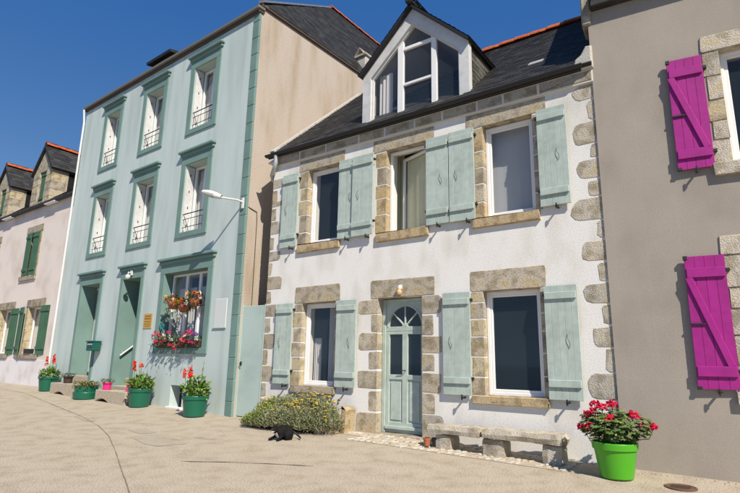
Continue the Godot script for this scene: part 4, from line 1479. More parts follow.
# ---------------------------------------------------------------- grey house
func build_grey_house() -> void:
	var hs := thing("grey_house", "grey-brown rendered house with magenta braced shutters", "house", Vector3(-1.5, 0, 0.03), deg_to_rad(5.0))
	var openings := [[1.62, 2.55, 4.19, 5.86], [1.56, 2.50, 1.25, 2.97]]
	var st := new_st()
	wall(st, 0.0, 7.0, -0.4, 7.1, 0.0, 0.45, openings)
	bx(st, Vector3(0.002, -0.4, -7.0), Vector3(0.4, 7.09, -0.44))
	bx(st, Vector3(6.6, -0.4, -7.0), Vector3(6.998, 7.09, -0.44))
	bx(st, Vector3(0.39, -0.4, -7.0), Vector3(6.61, 7.09, -6.6))
	sheet(st, [Vector3(0.003, 7.05, -0.1), Vector3(0.003, 10.5, -3.5), Vector3(0.003, 7.05, -6.9)], Vector3(-1, 0, 0), 0.3)
	var w := done("wall", hs, st, M.grey_render)
	rooms(hs, 0.5, 6.5, 0.3, 3.5, -0.46, -6.5, M.room)
	rooms(hs, 0.5, 6.5, 3.7, 6.9, -0.46, -6.5, M.room)
	for k in 2:
		var o: Array = openings[k]
		var wi := node("window", hs)
		stone("lintel", wi, o[0] - 0.20, o[1] + 0.20, o[3] - 0.004, o[3] + 0.24, -0.14, 0.02, M.granite_2, 0.14, 0.01)
		stone("sill", wi, o[0] - 0.22, o[1] + 0.20, o[2] - 0.16, o[2] + 0.004, -0.14, 0.07, M.granite_0, 0.12, 0.01)
		for s in 2:
			var y: float = o[2] + 0.01
			var j := 0
			while y < o[3] - 0.1:
				var h := minf(rng.randf_range(0.26, 0.36), o[3] - 0.006 - y)
				if o[3] - y - h < 0.15:
					h = o[3] - 0.006 - y
				var wd := 0.20 if j % 2 == 0 else 0.17
				var mm: Material = M["granite_%d" % rng.randi_range(0, 2)] if rng.randf() < 0.7 else M.cream_stone
				if s == 0:
					stone("jamb_stone", wi, o[0] - wd, o[0] + 0.005, y, y + h - 0.014, -0.14, 0.014, mm, 0.12, 0.008, false, true)
				else:
					stone("jamb_stone", wi, o[1] - 0.005, o[1] + wd, y, y + h - 0.014, -0.14, 0.014, mm, 0.12, 0.008, true, false)
				y += h
				j += 1
		st = new_st()
		frame(st, o[0] + 0.006, o[1] - 0.006, o[2] + 0.006, o[3] - 0.006, 0.05, -0.20, -0.12)
		frame(st, o[0] + 0.05, o[1] - 0.05, o[2] + 0.05, o[3] - 0.05, 0.055, -0.185, -0.135)
		done("frame", wi, st, M.white_frame)
		pane_mesh(wi, o[0] + 0.10, o[1] - 0.10, o[2] + 0.10, o[3] - 0.10, -0.16)
	# shutters, hung on the window jambs and standing a little off the wall
	for q in [[1.42, 4.16, 0.43, 1.65], [1.385, 1.27, 0.45, 1.69]]:
		var s := shutter(hs, Vector3(q[0] - q[2] * cos(0.03), q[1], 0.03 + q[2] * sin(0.03)), q[2], q[3], "magenta", 4, 1, 0.03)
		part_box("bolt", s, Vector3(0.005, q[3] * 0.47, 0.0285), Vector3(0.17, q[3] * 0.47 + 0.025, 0.05), M.iron, 0.004)
		part_box("corner_iron", s, Vector3(-0.01, q[3] - 0.045, 0.0), Vector3(0.04, q[3] + 0.008, 0.04), M.iron, 0.004)
		part_box("corner_iron", s, Vector3(-0.005, -0.008, 0.0), Vector3(0.05, 0.035, 0.036), M.iron, 0.004)
		part_box("hinge", s, Vector3(q[2] - 0.02, q[3] * 0.87, -0.05), Vector3(q[2] + 0.045, q[3] * 0.87 + 0.045, 0.03), M.iron, 0.005)
		part_box("hinge", s, Vector3(q[2] - 0.02, q[3] * 0.12, -0.05), Vector3(q[2] + 0.045, q[3] * 0.12 + 0.045, 0.03), M.iron, 0.005)
		shutter_stay(hs, Vector3(q[0] - q[2] * 0.5, q[1] - 0.03, 0))
	# eaves
	var rf := node("roof", hs)
	st = new_st()
	bx(st, Vector3(0.06, 7.0, -0.05), Vector3(7.05, 7.12, 0.15), 0.015)
	done("gutter", rf, st, M.slate_1)
	part_box("kneeler_stone", rf, Vector3(-0.09, 6.78, -0.42), Vector3(0.055, 7.62, 0.035), M.stone_4, 0.02)
	st = new_st()
	var n := Vector3(0, 1, 1.0).normalized()
	sheet(st, [Vector3(0.05, 7.13, 0.16), Vector3(7.05, 7.13, 0.16), Vector3(7.05, 10.75, -3.5), Vector3(0.05, 10.75, -3.5)], n, 0.1)
	sheet(st, [Vector3(0.05, 10.75, -3.502), Vector3(7.05, 10.75, -3.502), Vector3(7.05, 7.1, -7.1), Vector3(0.05, 7.1, -7.1)], Vector3(0, 1, -1).normalized(), 0.1)
	done("deck", rf, st, M.slate_0)
	slates(rf, Vector3(0.05, 7.13, 0.16), Vector3(1, 0, 0), Vector3(0, 3.62, -3.66), 7.0, 5.1, func(_a: float, _b: float) -> bool: return true, 0.26, 0.17)
	st = new_st()
	sheet(st, [Vector3(-0.1, 7.45, 0.02), Vector3(0.14, 7.45, 0.02), Vector3(0.14, 11.0, -3.5), Vector3(-0.1, 11.0, -3.5)], n, 0.2)
	done("gable_coping", rf, st, M.stone_4)
	var ch := node("chimney", rf)
	part_box("stack", ch, Vector3(0.0, 10.0, -4.1), Vector3(0.7, 12.1, -2.9), M.grey_render, 0.02)
	part_box("cap", ch, Vector3(-0.06, 12.1, -4.16), Vector3(0.76, 12.22, -2.84), M.granite_1, 0.02)

# ---------------------------------------------------------------- things on the street and on the walls
func vtri(st: SurfaceTool, a: Vector3, b: Vector3, c: Vector3, col: Color) -> void:
	var n := (c - a).cross(b - a).normalized()
	for p in [a, b, c]:
		st.set_color(col)
		st.set_normal(n)
		st.add_vertex(p)

# a leaf: two halves folded along the rib
func leaf(st: SurfaceTool, at: Vector3, dir: Vector3, nrm: Vector3, length: float, width: float, col: Color) -> void:
	dir = dir.normalized()
	var side := dir.cross(nrm).normalized()
	if side.length() < 0.5:
		side = dir.cross(Vector3(0.3, 0.5, 0.8)).normalized()
	var n := side.cross(dir).normalized()
	var mid := at + dir * length * 0.45 + n * width * 0.18
	var tip := at + dir * length - n * length * 0.08
	var l := at + dir * length * 0.45 + side * width * 0.5
	var r := at + dir * length * 0.45 - side * width * 0.5
	vtri(st, at, l, mid, col)
	vtri(st, l, tip, mid, col)
	vtri(st, at, mid, r, col)
	vtri(st, mid, tip, r, col)

func rand_dir() -> Vector3:
	var v := Vector3(rng.randfn(), rng.randfn(), rng.randfn())
	return v.normalized()

func tone(c: Color, amount := 0.3) -> Color:
	var f := rng.randf_range(1.0 - amount, 1.0 + amount)
	return Color(c.r * f * rng.randf_range(0.9, 1.1), c.g * f, c.b * f * rng.randf_range(0.85, 1.15))

# flower head: petals packed on a small ball
func blossom(parent: Node3D, at: Vector3, radius: float, col: Color, petals := 40, called := "flower_head") -> void:
	var st := new_st()
	for k in petals:
		var d := rand_dir()
		d.y = absf(d.y) * 0.9 + rng.randf_range(-0.35, 0.1)
		var p := d.normalized() * radius * rng.randf_range(0.65, 0.95)
		leaf(st, p, (rand_dir() + d * 0.4), d, radius * 0.75, radius * 0.62, tone(col, 0.25))
	put(called, parent, st.commit(), M.petal, at)

func flower_pot(parent: Node3D, r_top: float, r_bot: float, h: float, m: Material, at := Vector3.ZERO, rim := 0.07) -> void:
	var st := new_st()
	lathe(st, [Vector2(0, 0.0), Vector2(r_bot - 0.01, 0.0), Vector2(r_bot, 0.012), Vector2(r_top - 0.022, h - rim), Vector2(r_top - 0.020, h - rim)], at, 28)
	put("pot", parent, st.commit(), m)
	st = new_st()
	lathe(st, [Vector2(r_top - 0.022, h - rim), Vector2(r_top - 0.004, h - rim + 0.004), Vector2(r_top + 0.004, h - 0.012), Vector2(r_top, h), Vector2(r_top - 0.014, h), Vector2(r_top - 0.02, h - 0.05)], at, 28)
	put("rim", parent, st.commit(), m)
	st = new_st()
	lathe(st, [Vector2(r_top - 0.015, h - 0.045), Vector2(0.0, h - 0.03)], at, 20)
	put("soil", parent, st.commit(), M.soil)

func build_street_things() -> void:
	steps_and_pots()
	geranium()
	shrub_bed()
	bench()
	cobbles()
	gate()
	wall_things()
	window_flowers()
	cat()
	var p := Vector3(-0.80, ground_y(-0.80, 0.62) + 0.004, 0.62)
	var dc := thing("drain_cover", "small round rusty drain cover in the pavement before the grey house", "drain cover", p)
	var st := new_st()
	lathe(st, [Vector2(0.17, -0.02), Vector2(0.17, 0.006), Vector2(0.155, 0.012), Vector2(0.14, 0.004), Vector2(0, 0.004)], Vector3.ZERO, 24)
	put("lid", dc, st.commit(), M.rust)
	st = new_st()
	for k in 5:
		bx(st, Vector3(-0.1, 0.003, -0.082 + k * 0.04), Vector3(0.1, 0.009, -0.070 + k * 0.04), 0.002)
	done("rib", dc, st, M.tin)

# stone or cast block with an arched water hole at its foot
func step_block(label: String, u0: float, u1: float, top: float, deep: float, hole_u: float) -> void:
	var base := teal_at((u0 + u1) / 2, 0, 0)
	var b := thing("door_step", label, "step", base, deg_to_rad(-2.6), "steps before the teal house doors")
	var g := ground_y(base.x, deep)
	var w := (u1 - u0) / 2
	var hx := hole_u - (u0 + u1) / 2
	var pts := PackedVector2Array([Vector2(-w, g - 0.15), Vector2(hx - 0.33, g - 0.15), Vector2(hx - 0.33, g + 0.015)])
	for k in 9:
		var t := k / 8.0
		pts.append(Vector2(hx - 0.32 + 0.64 * t, g + 0.02 + 0.075 * sin(t * PI)))
	pts.append_array(PackedVector2Array([Vector2(hx + 0.33, g + 0.015), Vector2(hx + 0.33, g - 0.15), Vector2(w, g - 0.15), Vector2(w, top), Vector2(-w, top)]))
	var st := new_st()
	slab(st, pts, 0.05, deep, 0.012)
	done("block", b, st, M.concrete_step)
	st = new_st()
	bx(st, Vector3(hx - 0.4, g - 0.12, 0.10), Vector3(hx + 0.4, g + 0.14, deep - 0.22))
	done("culvert_back", b, st, M.soil)

func dark_pot(label: String, u: float, d: float, spikes: Array, seed_: int, bushy := 1.0) -> void:
	rng.seed = seed_
	var at := teal_at(u, 0, d)
	at.y = ground_y(at.x, at.z) + 0.004
	var t := thing("flower_tub", label, "potted plant", at, 0.0, "dark green flower tubs along the teal house")
	flower_pot(t, 0.28, 0.215, 0.43, M.dark_pot, Vector3.ZERO, 0.085)
	var st := new_st()
	for k in int(230 * bushy):
		var a := rng.randf() * TAU
		var r := sqrt(rng.randf()) * 0.25
		var p := Vector3(cos(a) * r, 0.38 + rng.randf() * 0.30 * bushy * (1.15 - r * 2.0), sin(a) * r)
		leaf(st, p, Vector3(cos(a) * 0.6, rng.randf_range(-0.1, 0.9), sin(a) * 0.6) + rand_dir() * 0.4, UP + rand_dir() * 0.5, rng.randf_range(0.08, 0.15), rng.randf_range(0.04, 0.075), tone(Color(0.10, 0.20, 0.025) if rng.randf() < 0.6 else Color(0.17, 0.25, 0.04)))
	# strap leaves
	for k in 16:
		var a := rng.randf() * TAU
		var p := Vector3(cos(a) * 0.1, 0.40, sin(a) * 0.1)
		leaf(st, p, Vector3(cos(a) * 0.28, 1.0, sin(a) * 0.28), Vector3(cos(a), 0.2, sin(a)), rng.randf_range(0.32, 0.5), 0.035, tone(Color(0.12, 0.22, 0.045)))
	put("foliage", t, st.commit(), M.leaf)
	st = new_st()
	for k in 14:
		var a := rng.randf() * TAU
		var p := Vector3(cos(a) * 0.26, 0.42 + rng.randf() * 0.06, sin(a) * 0.26)
		for q in 5:
			leaf(st, p, rand_dir(), UP, 0.035, 0.035, tone(Color(0.14, 0.07, 0.42)))
	put("small_flowers", t, st.commit(), M.petal).set_meta("kind", "stuff")
	for s in spikes:
		# [x, z, height, bloom, red]
		st = new_st()
		var top := Vector3(s[0] * 1.3, s[2], s[1] * 1.3)
		for k in 6:
			leaf(st, Vector3(s[0], 0.40, s[1]).lerp(top, k / 6.0), top - Vector3(s[0], 0.4, s[1]), rand_dir(), (s[2] - 0.4) / 4.5, 0.018, tone(Color(0.13, 0.17, 0.05)))
		put("stem", t, st.commit(), M.leaf)
		if s[3] > 0.0:
			st = new_st()
			for k in 34:
				var f := rng.randf()
				leaf(st, top - UP * (s[3] * f), rand_dir() + UP * 0.2, rand_dir(), 0.075 * (0.55 + f * 0.6), 0.06, tone(Color(0.72, 0.045, 0.02) if s[4] > 0.5 else Color(0.75, 0.16, 0.12), 0.2))
			put("flower_spike", t, st.commit(), M.petal)

func steps_and_pots() -> void:
	step_block("pale concrete door step before the leftmost doorway of the teal house", -7.75, -6.05, 0.80, 0.52, -7.15)
	step_block("pale concrete door step between low green planter and tall green tub", -5.02, -3.50, 0.71, 0.50, -4.66)
	dark_pot("dark green tub with orange gladioli beside the pink house, leftmost of the tubs", -8.33, 0.36, [[-0.10, 0.05, 1.02, 0.26, 0.0], [0.12, 0.0, 1.06, 0.24, 1.0]], 11, 0.9)
	dark_pot("dark green tub with one red gladiolus, right of the steps", -3.00, 0.40, [[-0.20, 0.05, 1.08, 0.22, 1.0], [-0.05, 0.0, 1.0, 0.05, 0.0], [0.16, 0.0, 1.0, 0.0, 0.0]], 12, 1.15)
	dark_pot("dark green tub with leafy plants below the flowered window, rightmost of the tubs", -0.66, 0.46, [[-0.28, 0.05, 1.0, 0.2, 0.0], [-0.05, 0.1, 1.02, 0.2, 1.0], [0.14, 0.0, 1.15, 0.0, 0.0], [0.18, 0.05, 1.0, 0.0, 0.0]], 13, 1.35)
	# low planter in two tiers
	rng.seed = 14
	var at := teal_at(-5.62, 0, 0.46)
	at.y = ground_y(at.x, at.z) + 0.004
	var t := thing("low_planter", "wide dark green two-tier planter with low yellowish plants", "planter", at)
	var st := new_st()
	lathe(st, [Vector2(0, 0), Vector2(0.30, 0), Vector2(0.32, 0.16), Vector2(0.315, 0.175), Vector2(0.285, 0.185), Vector2(0.295, 0.33), Vector2(0.27, 0.33), Vector2(0.26, 0.29), Vector2(0, 0.30)], Vector3.ZERO, 28)
	put("pot", t, st.commit(), M.dark_pot)
	st = new_st()
	for k in 420:
		var a := rng.randf() * TAU
		var r := sqrt(rng.randf()) * 0.34
		leaf(st, Vector3(cos(a) * r, 0.30 + rng.randf() * 0.14 - maxf(0, r - 0.27), sin(a) * r), Vector3(cos(a), 0.5, sin(a)) + rand_dir() * 0.6, UP, 0.07, 0.035, tone([Color(0.13, 0.16, 0.03), Color(0.22, 0.20, 0.03), Color(0.14, 0.09, 0.03)][rng.randi_range(0, 2)]))
	put("foliage", t, st.commit(), M.leaf)
	# small pots on the steps
	for q in [["pink_pot", "small bright pink pot beside the low green planter", -4.78, 0.71, 0.33, M.pink_pot, 0.125], ["pink_pot", "small bright pink pot half hidden behind the red gladiolus tub", -3.72, 0.71, 0.28, M.pink_pot, 0.10], ["brown_pot", "small dark brown pot on the leftmost door step", -7.02, 0.80, 0.36, M.brown_pot, 0.14]]:
		var s := thing(q[0], q[1], "potted plant", teal_at(q[2], q[3], q[4]), 0.0, "small pots on the steps")
		flower_pot(s, q[6], q[6] * 0.8, 0.19, q[5], Vector3.ZERO, 0.03)
		st = new_st()
		for k in 130:
			var a := rng.randf() * TAU
			var r: float = sqrt(rng.randf()) * q[6] * 1.2
			leaf(st, Vector3(cos(a) * r, 0.18 + rng.randf() * 0.09, sin(a) * r), Vector3(cos(a), 0.4, sin(a)) + rand_dir() * 0.6, UP, 0.06, 0.028, tone(Color(0.12, 0.15, 0.03) if q[5] != M.brown_pot else Color(0.06, 0.05, 0.03)))
		put("foliage", s, st.commit(), M.leaf)

func geranium() -> void:
	rng.seed = 21
	var at := Vector3(-1.47, ground_y(-1.47, 0.62) + 0.004, 0.62)
	var t := thing("geranium_pot", "lime green pot of red geraniums at the corner of the grey house", "potted plant", at)
	flower_pot(t, 0.265, 0.19, 0.415, M.lime_pot, Vector3.ZERO, 0.085)
	var st := new_st()
	for k in 620:
		var d := rand_dir()
		d.y = d.y * 0.75 + 0.25
		var rr := pow(rng.randf(), 0.45)
		var p := Vector3(0.02, 0.55, 0) + Vector3(d.x * 0.44, d.y * 0.27, d.z * 0.34) * rr
		if p.y < 0.38 and Vector2(p.x, p.z).length() < 0.24:
			continue
		var out := (p - Vector3(0, 0.4, 0)).normalized()
		var s := rng.randf_range(0.055, 0.10)
		var c := tone(Color(0.085, 0.135, 0.035) if rng.randf() < 0.6 else Color(0.17, 0.22, 0.06), 0.35)
		# round scalloped leaf from five small blades
		var f := out.cross(UP + rand_dir() * 0.3).normalized()
		var nn := (UP * 0.8 + out * 0.7 + rand_dir() * 0.35).normalized()
		var e1 := nn.cross(f).normalized()
		for q in 5:
			var a := -1.6 + 0.8 * q
			leaf(st, p, e1 * cos(a) + e1.cross(nn) * sin(a), nn, s * 0.62, s * 0.5, c)
	put("foliage", t, st.commit(), M.leaf)
	st = new_st()
	for h in [[-0.19, 0.82, 0.0], [0.01, 0.83, -0.02], [-0.10, 0.79, 0.05], [-0.28, 0.70, 0.03], [-0.20, 0.74, 0.08], [0.0, 0.67, 0.14], [0.25, 0.72, 0.02], [0.34, 0.62, 0.05], [0.46, 0.60, 0.02], [-0.25, 0.57, 0.12], [-0.33, 0.54, 0.08]]:
		var top := Vector3(h[0], h[1] + 0.02, h[2] + 0.06)
		tube(st, [Vector3(h[0] * 0.4, 0.45, h[2] * 0.4), Vector3(h[0] * 0.85, h[1] * 0.8, h[2] * 0.85), top], 0.005, 4, false)
		var big := rng.randf_range(0.046, 0.06)
		blossom(t, top, big if h[1] != 0.62 else 0.035, Color(0.60, 0.012, 0.055) if h[1] != 0.62 else Color(0.55, 0.08, 0.14), 46)
	put("stems", t, st.commit(), M.bottle_1).set_meta("kind", "stuff")

func shrub_bed() -> void:
	rng.seed = 31
	var t := thing("flowering_shrub", "low grey-green shrub with yellow flowers against the white wall", "shrub", Vector3(-7.1, 0, 0))
	var st := new_st()
	var woods := new_st()
	for m in 95:
		# overlapping mounds of fine twigs
		var cx := rng.randf_range(-0.76, 1.02)
		var cz := rng.randf_range(0.10, 0.72)
		var top := 0.54 + 0.07 * sin(cx * 2.3 + 0.6) - maxf(0.0, cx - 0.5) * 0.10 + rng.randf_range(-0.08, 0.06) - maxf(0.0, cz - 0.35) * 0.62
		var g := ground_y(-7.1 + cx, cz)
		var left := cx < -0.35
		for k in 520:
			var d := rand_dir()
			d.y = absf(d.y)
			var rr := pow(rng.randf(), 0.4)
			var p := Vector3(cx + d.x * 0.24 * rr, g + 0.04 + (top - 0.04) * (0.15 + 0.85 * d.y * rr) - 0.03, cz + d.z * 0.22 * rr)
			if p.z < 0.02:
				continue
			var c := Color(0.21, 0.23, 0.11) if rng.randf() < 0.6 else Color(0.29, 0.29, 0.18)
			if left and rng.randf() < 0.65:
				c = Color(0.17, 0.25, 0.05)
			if p.y < g + 0.10 and rng.randf() < 0.5:
				c = Color(0.17, 0.135, 0.09)
			leaf(st, p, d + UP * 0.6 + rand_dir() * 0.7, rand_dir(), rng.randf_range(0.03, 0.065), rng.randf_range(0.014, 0.026), tone(c, 0.35))
		var base := Vector3(cx * 0.9, g, cz * 0.8 + 0.05)
		tube(woods, [base, base + Vector3(rng.randf_range(-0.08, 0.08), top * 0.55, rng.randf_range(-0.05, 0.08))], 0.008, 4, false)
	put("foliage", t, st.commit(), M.leaf)
	put("stems", t, woods.commit(), M.tin).set_meta("kind", "stuff")
	for k in 110:
		var cx := rng.randf_range(-0.88, 1.08)
		var cz := rng.randf_range(0.2, 0.70)
		var g := ground_y(-7.1 + cx, cz)
		var y := g + 0.56 + 0.07 * sin(cx * 2.3 + 0.6) - maxf(0.0, cx - 0.5) * 0.10 - maxf(0.0, cz - 0.35) * 0.75 + rng.randf_range(-0.05, 0.05)
		var f := new_st()
		var c := tone(Color(0.78, 0.47, 0.012) if rng.randf() < 0.7 else Color(0.75, 0.58, 0.03), 0.15)
		var r := rng.randf_range(0.020, 0.034)
		for q in 8:
			var a := TAU * q / 8
			leaf(f, Vector3.ZERO, Vector3(cos(a), 0.25, sin(a) * 0.7 + 0.25), Vector3(0, 0.8, 0.6), r, r * 0.7, c)
		put("flower", t, f.commit(), M.petal, Vector3(cx, y, cz))
	# stones that edge the bed
	var stones := thing("bed_kerb", "rough ochre and pale stones edging the right end of the shrub bed", "stones", Vector3(-7.1, 0, 0))
	for q in [[1.08, 1.20, 0.05, 0.44, 0.15, 0.30, "ochre_stone"], [0.90, 1.07, 0.30, 0.26, 0.0, 0.52, "cream_stone"], [0.72, 0.89, 0.40, 0.16, 0.0, 0.60, "stone_1"]]:
		var g := ground_y(-7.1 + q[0], q[5])
		stone("edge_stone", stones, q[0], q[1], g - 0.06, g + q[3], q[2] if q[4] == 0.0 else 0.04, q[5], M[q[6]], 0.35, 0.02, false, false, 0.02)

func bench() -> void:
	rng.seed = 41
	var t := thing("stone_bench", "rough granite bench of two slabs on three stone legs", "bench", Vector3(-3.15, 0, 0))
	var lay := func(called: String, x0: float, x1: float, y0: float, y1: float, z0: float, z1: float, m: Material) -> void:
		# rough block: subdivided faces pushed about
		var st := new_st()
		var nx := maxi(2, int((x1 - x0) / 0.09))
		var ny := maxi(2, int((y1 - y0) / 0.07))
		var nz := maxi(2, int((z1 - z0) / 0.09))
		var nn := FastNoiseLite.new()
		nn.seed = rng.randi() % 1000
		nn.frequency = 4.0
		var f := func(i: float, j: float, k: float) -> Vector3:
			var p := Vector3(lerpf(x0, x1, i), lerpf(y0, y1, j), lerpf(z0, z1, k))
			var c := Vector3((x0 + x1) / 2, (y0 + y1) / 2, (z0 + z1) / 2)
			# pull the corners in, roughen all
			var e := int(i == 0.0 or i == 1.0) + int(j == 0.0 or j == 1.0) + int(k == 0.0 or k == 1.0)
			if e > 1:
				p = p.move_toward(c, 0.012 * e + 0.01 * nn.get_noise_3dv(p * 3.0))
			return p + Vector3(nn.get_noise_3dv(p), nn.get_noise_3dv(p + Vector3(9, 0, 0)), nn.get_noise_3dv(p + Vector3(0, 9, 0))) * 0.022
		var dims := [nx, ny, nz]
		for ax in 3:
			var a1 := (ax + 1) % 3
			var a2 := (ax + 2) % 3
			for s in [0.0, 1.0]:
				for i in dims[a1]:
					for j in dims[a2]:
						var vs := []
						for q in [[0, 0], [1, 0], [1, 1], [0, 1]]:
							var uvw := [0.0, 0.0, 0.0]
							uvw[ax] = s
							uvw[a1] = float(i + q[0]) / dims[a1]
							uvw[a2] = float(j + q[1]) / dims[a2]
							vs.append(f.call(uvw[0], uvw[1], uvw[2]))
						var n := Vector3.ZERO
						n[ax] = 1.0 if s > 0.5 else -1.0
						quad(st, vs[0], vs[1], vs[2], vs[3], n)
		done(called, t, st, m)
	lay.call("seat_slab", -1.02, -0.13, 0.485, 0.615, 0.14, 0.54, M.granite_0)
	lay.call("seat_slab", -0.135, 1.04, 0.49, 0.625, 0.145, 0.535, M.granite_0)
	for x in [[-0.90, -0.62], [-0.14, 0.20], [0.72, 1.0]]:
		lay.call("leg", x[0], x[1], 0.10, 0.495, 0.16, 0.49, M.granite_1 if x[0] > 0.5 else M.stone_4)
	# small pots left of the bench
	for q in [["terracotta_pot", "small terracotta pot on the ground between door and bench", -4.17, 0.50, M.terracotta, 0.055], ["black_bowl", "small black bowl beside the terracotta pot at the bench", -4.06, 0.42, M.iron, 0.06]]:
		var s := thing(q[0], q[1], "pot", Vector3(q[2], ground_y(q[2], q[3]) + 0.03, q[3]))
		var st := new_st()
		lathe(st, [Vector2(0, 0), Vector2(q[5] * 0.75, 0), Vector2(q[5], 0.085), Vector2(q[5] * 1.06, 0.09), Vector2(q[5] * 1.06, 0.115), Vector2(q[5] * 0.9, 0.115), Vector2(q[5] * 0.85, 0.07), Vector2(0, 0.07)], Vector3.ZERO, 18)
		put("bowl", s, st.commit(), q[4])

func cobbles() -> void:
	rng.seed = 51
	var st := new_st()
	var xs := []
	var x := -6.05
	while x < -1.9:
		xs.append(x)
		x += 0.2
	for i in xs.size() - 1:
		var a: float = xs[i]
		var b: float = xs[i + 1]
		var zn := 0.72 if a > -5.6 else 0.35
		quad(st, Vector3(a, ground_y(a, 0.0) + 0.007, 0.0), Vector3(b, ground_y(b, 0.0) + 0.007, 0.0), Vector3(b, ground_y(b, zn) + 0.005, zn), Vector3(a, ground_y(a, zn) + 0.005, zn), UP)
	var bed := structure("cobble_strip", st.commit(), M.concrete_step)
	var kinds := []
	for k in 8:
		st = new_st()
		var hl := rng.randf_range(0.05, 0.105)
		var pts := stone_outline(-0.034, 0.034, -hl, hl, 0.9, 0.011)
		slab(st, pts, -0.02, rng.randf_range(0.004, 0.012), 0.008, Transform3D(Basis(Vector3(1, 0, 0), -PI / 2), Vector3.ZERO))
		kinds.append(st.commit())
	var row := 0
	for z in [0.10, 0.27, 0.44, 0.61]:
		x = -6.0 + row * 0.043
		while x < -2.0:
			var px := x + rng.randf_range(-0.02, 0.02)
			var pz: float = z + rng.randf_range(-0.035, 0.035)
			if (px > -5.55 or z < 0.2) and rng.randf() < 0.93:
				var pick := rng.randf()
				var o := put("cobble", bed, kinds[rng.randi_range(0, 7)], M.pale_cobble if pick < 0.6 else (M.granite_2 if pick < 0.8 else M.stone_1), Vector3(px, ground_y(px, pz) + 0.008, pz))
				o.rotation.y = rng.randf_range(-0.3, 0.3)
			x += rng.randf_range(0.095, 0.135)
		row += 1

func gate() -> void:
	var t := thing("passage_gate", "plain pale teal metal gate closing the passage between teal and white houses", "gate", Vector3(-8.75, 0, 0.0))
	part_box("panel", t, Vector3(-0.33, 0.37, -0.03), Vector3(0.365, 2.70, 0.0), M.teal_pale, 0.006)
	var st := new_st()
	bx(st, Vector3(-0.345, 0.30, -0.06), Vector3(-0.325, 2.72, 0.012), 0.003)
	bx(st, Vector3(0.36, 0.30, -0.06), Vector3(0.375, 2.72, 0.012), 0.003)
	done("gate_frame", t, st, M.teal_pale)
	part_box("lock", t, Vector3(-0.30, 1.42, 0.0), Vector3(-0.25, 1.50, 0.02), M.iron, 0.004)
	st = new_st()
	tube(st, [Vector3(-0.275, 1.46, 0.0), Vector3(-0.275, 1.46, 0.05), Vector3(-0.2, 1.455, 0.055)], 0.008, 6)
	done("handle", t, st, M.iron)

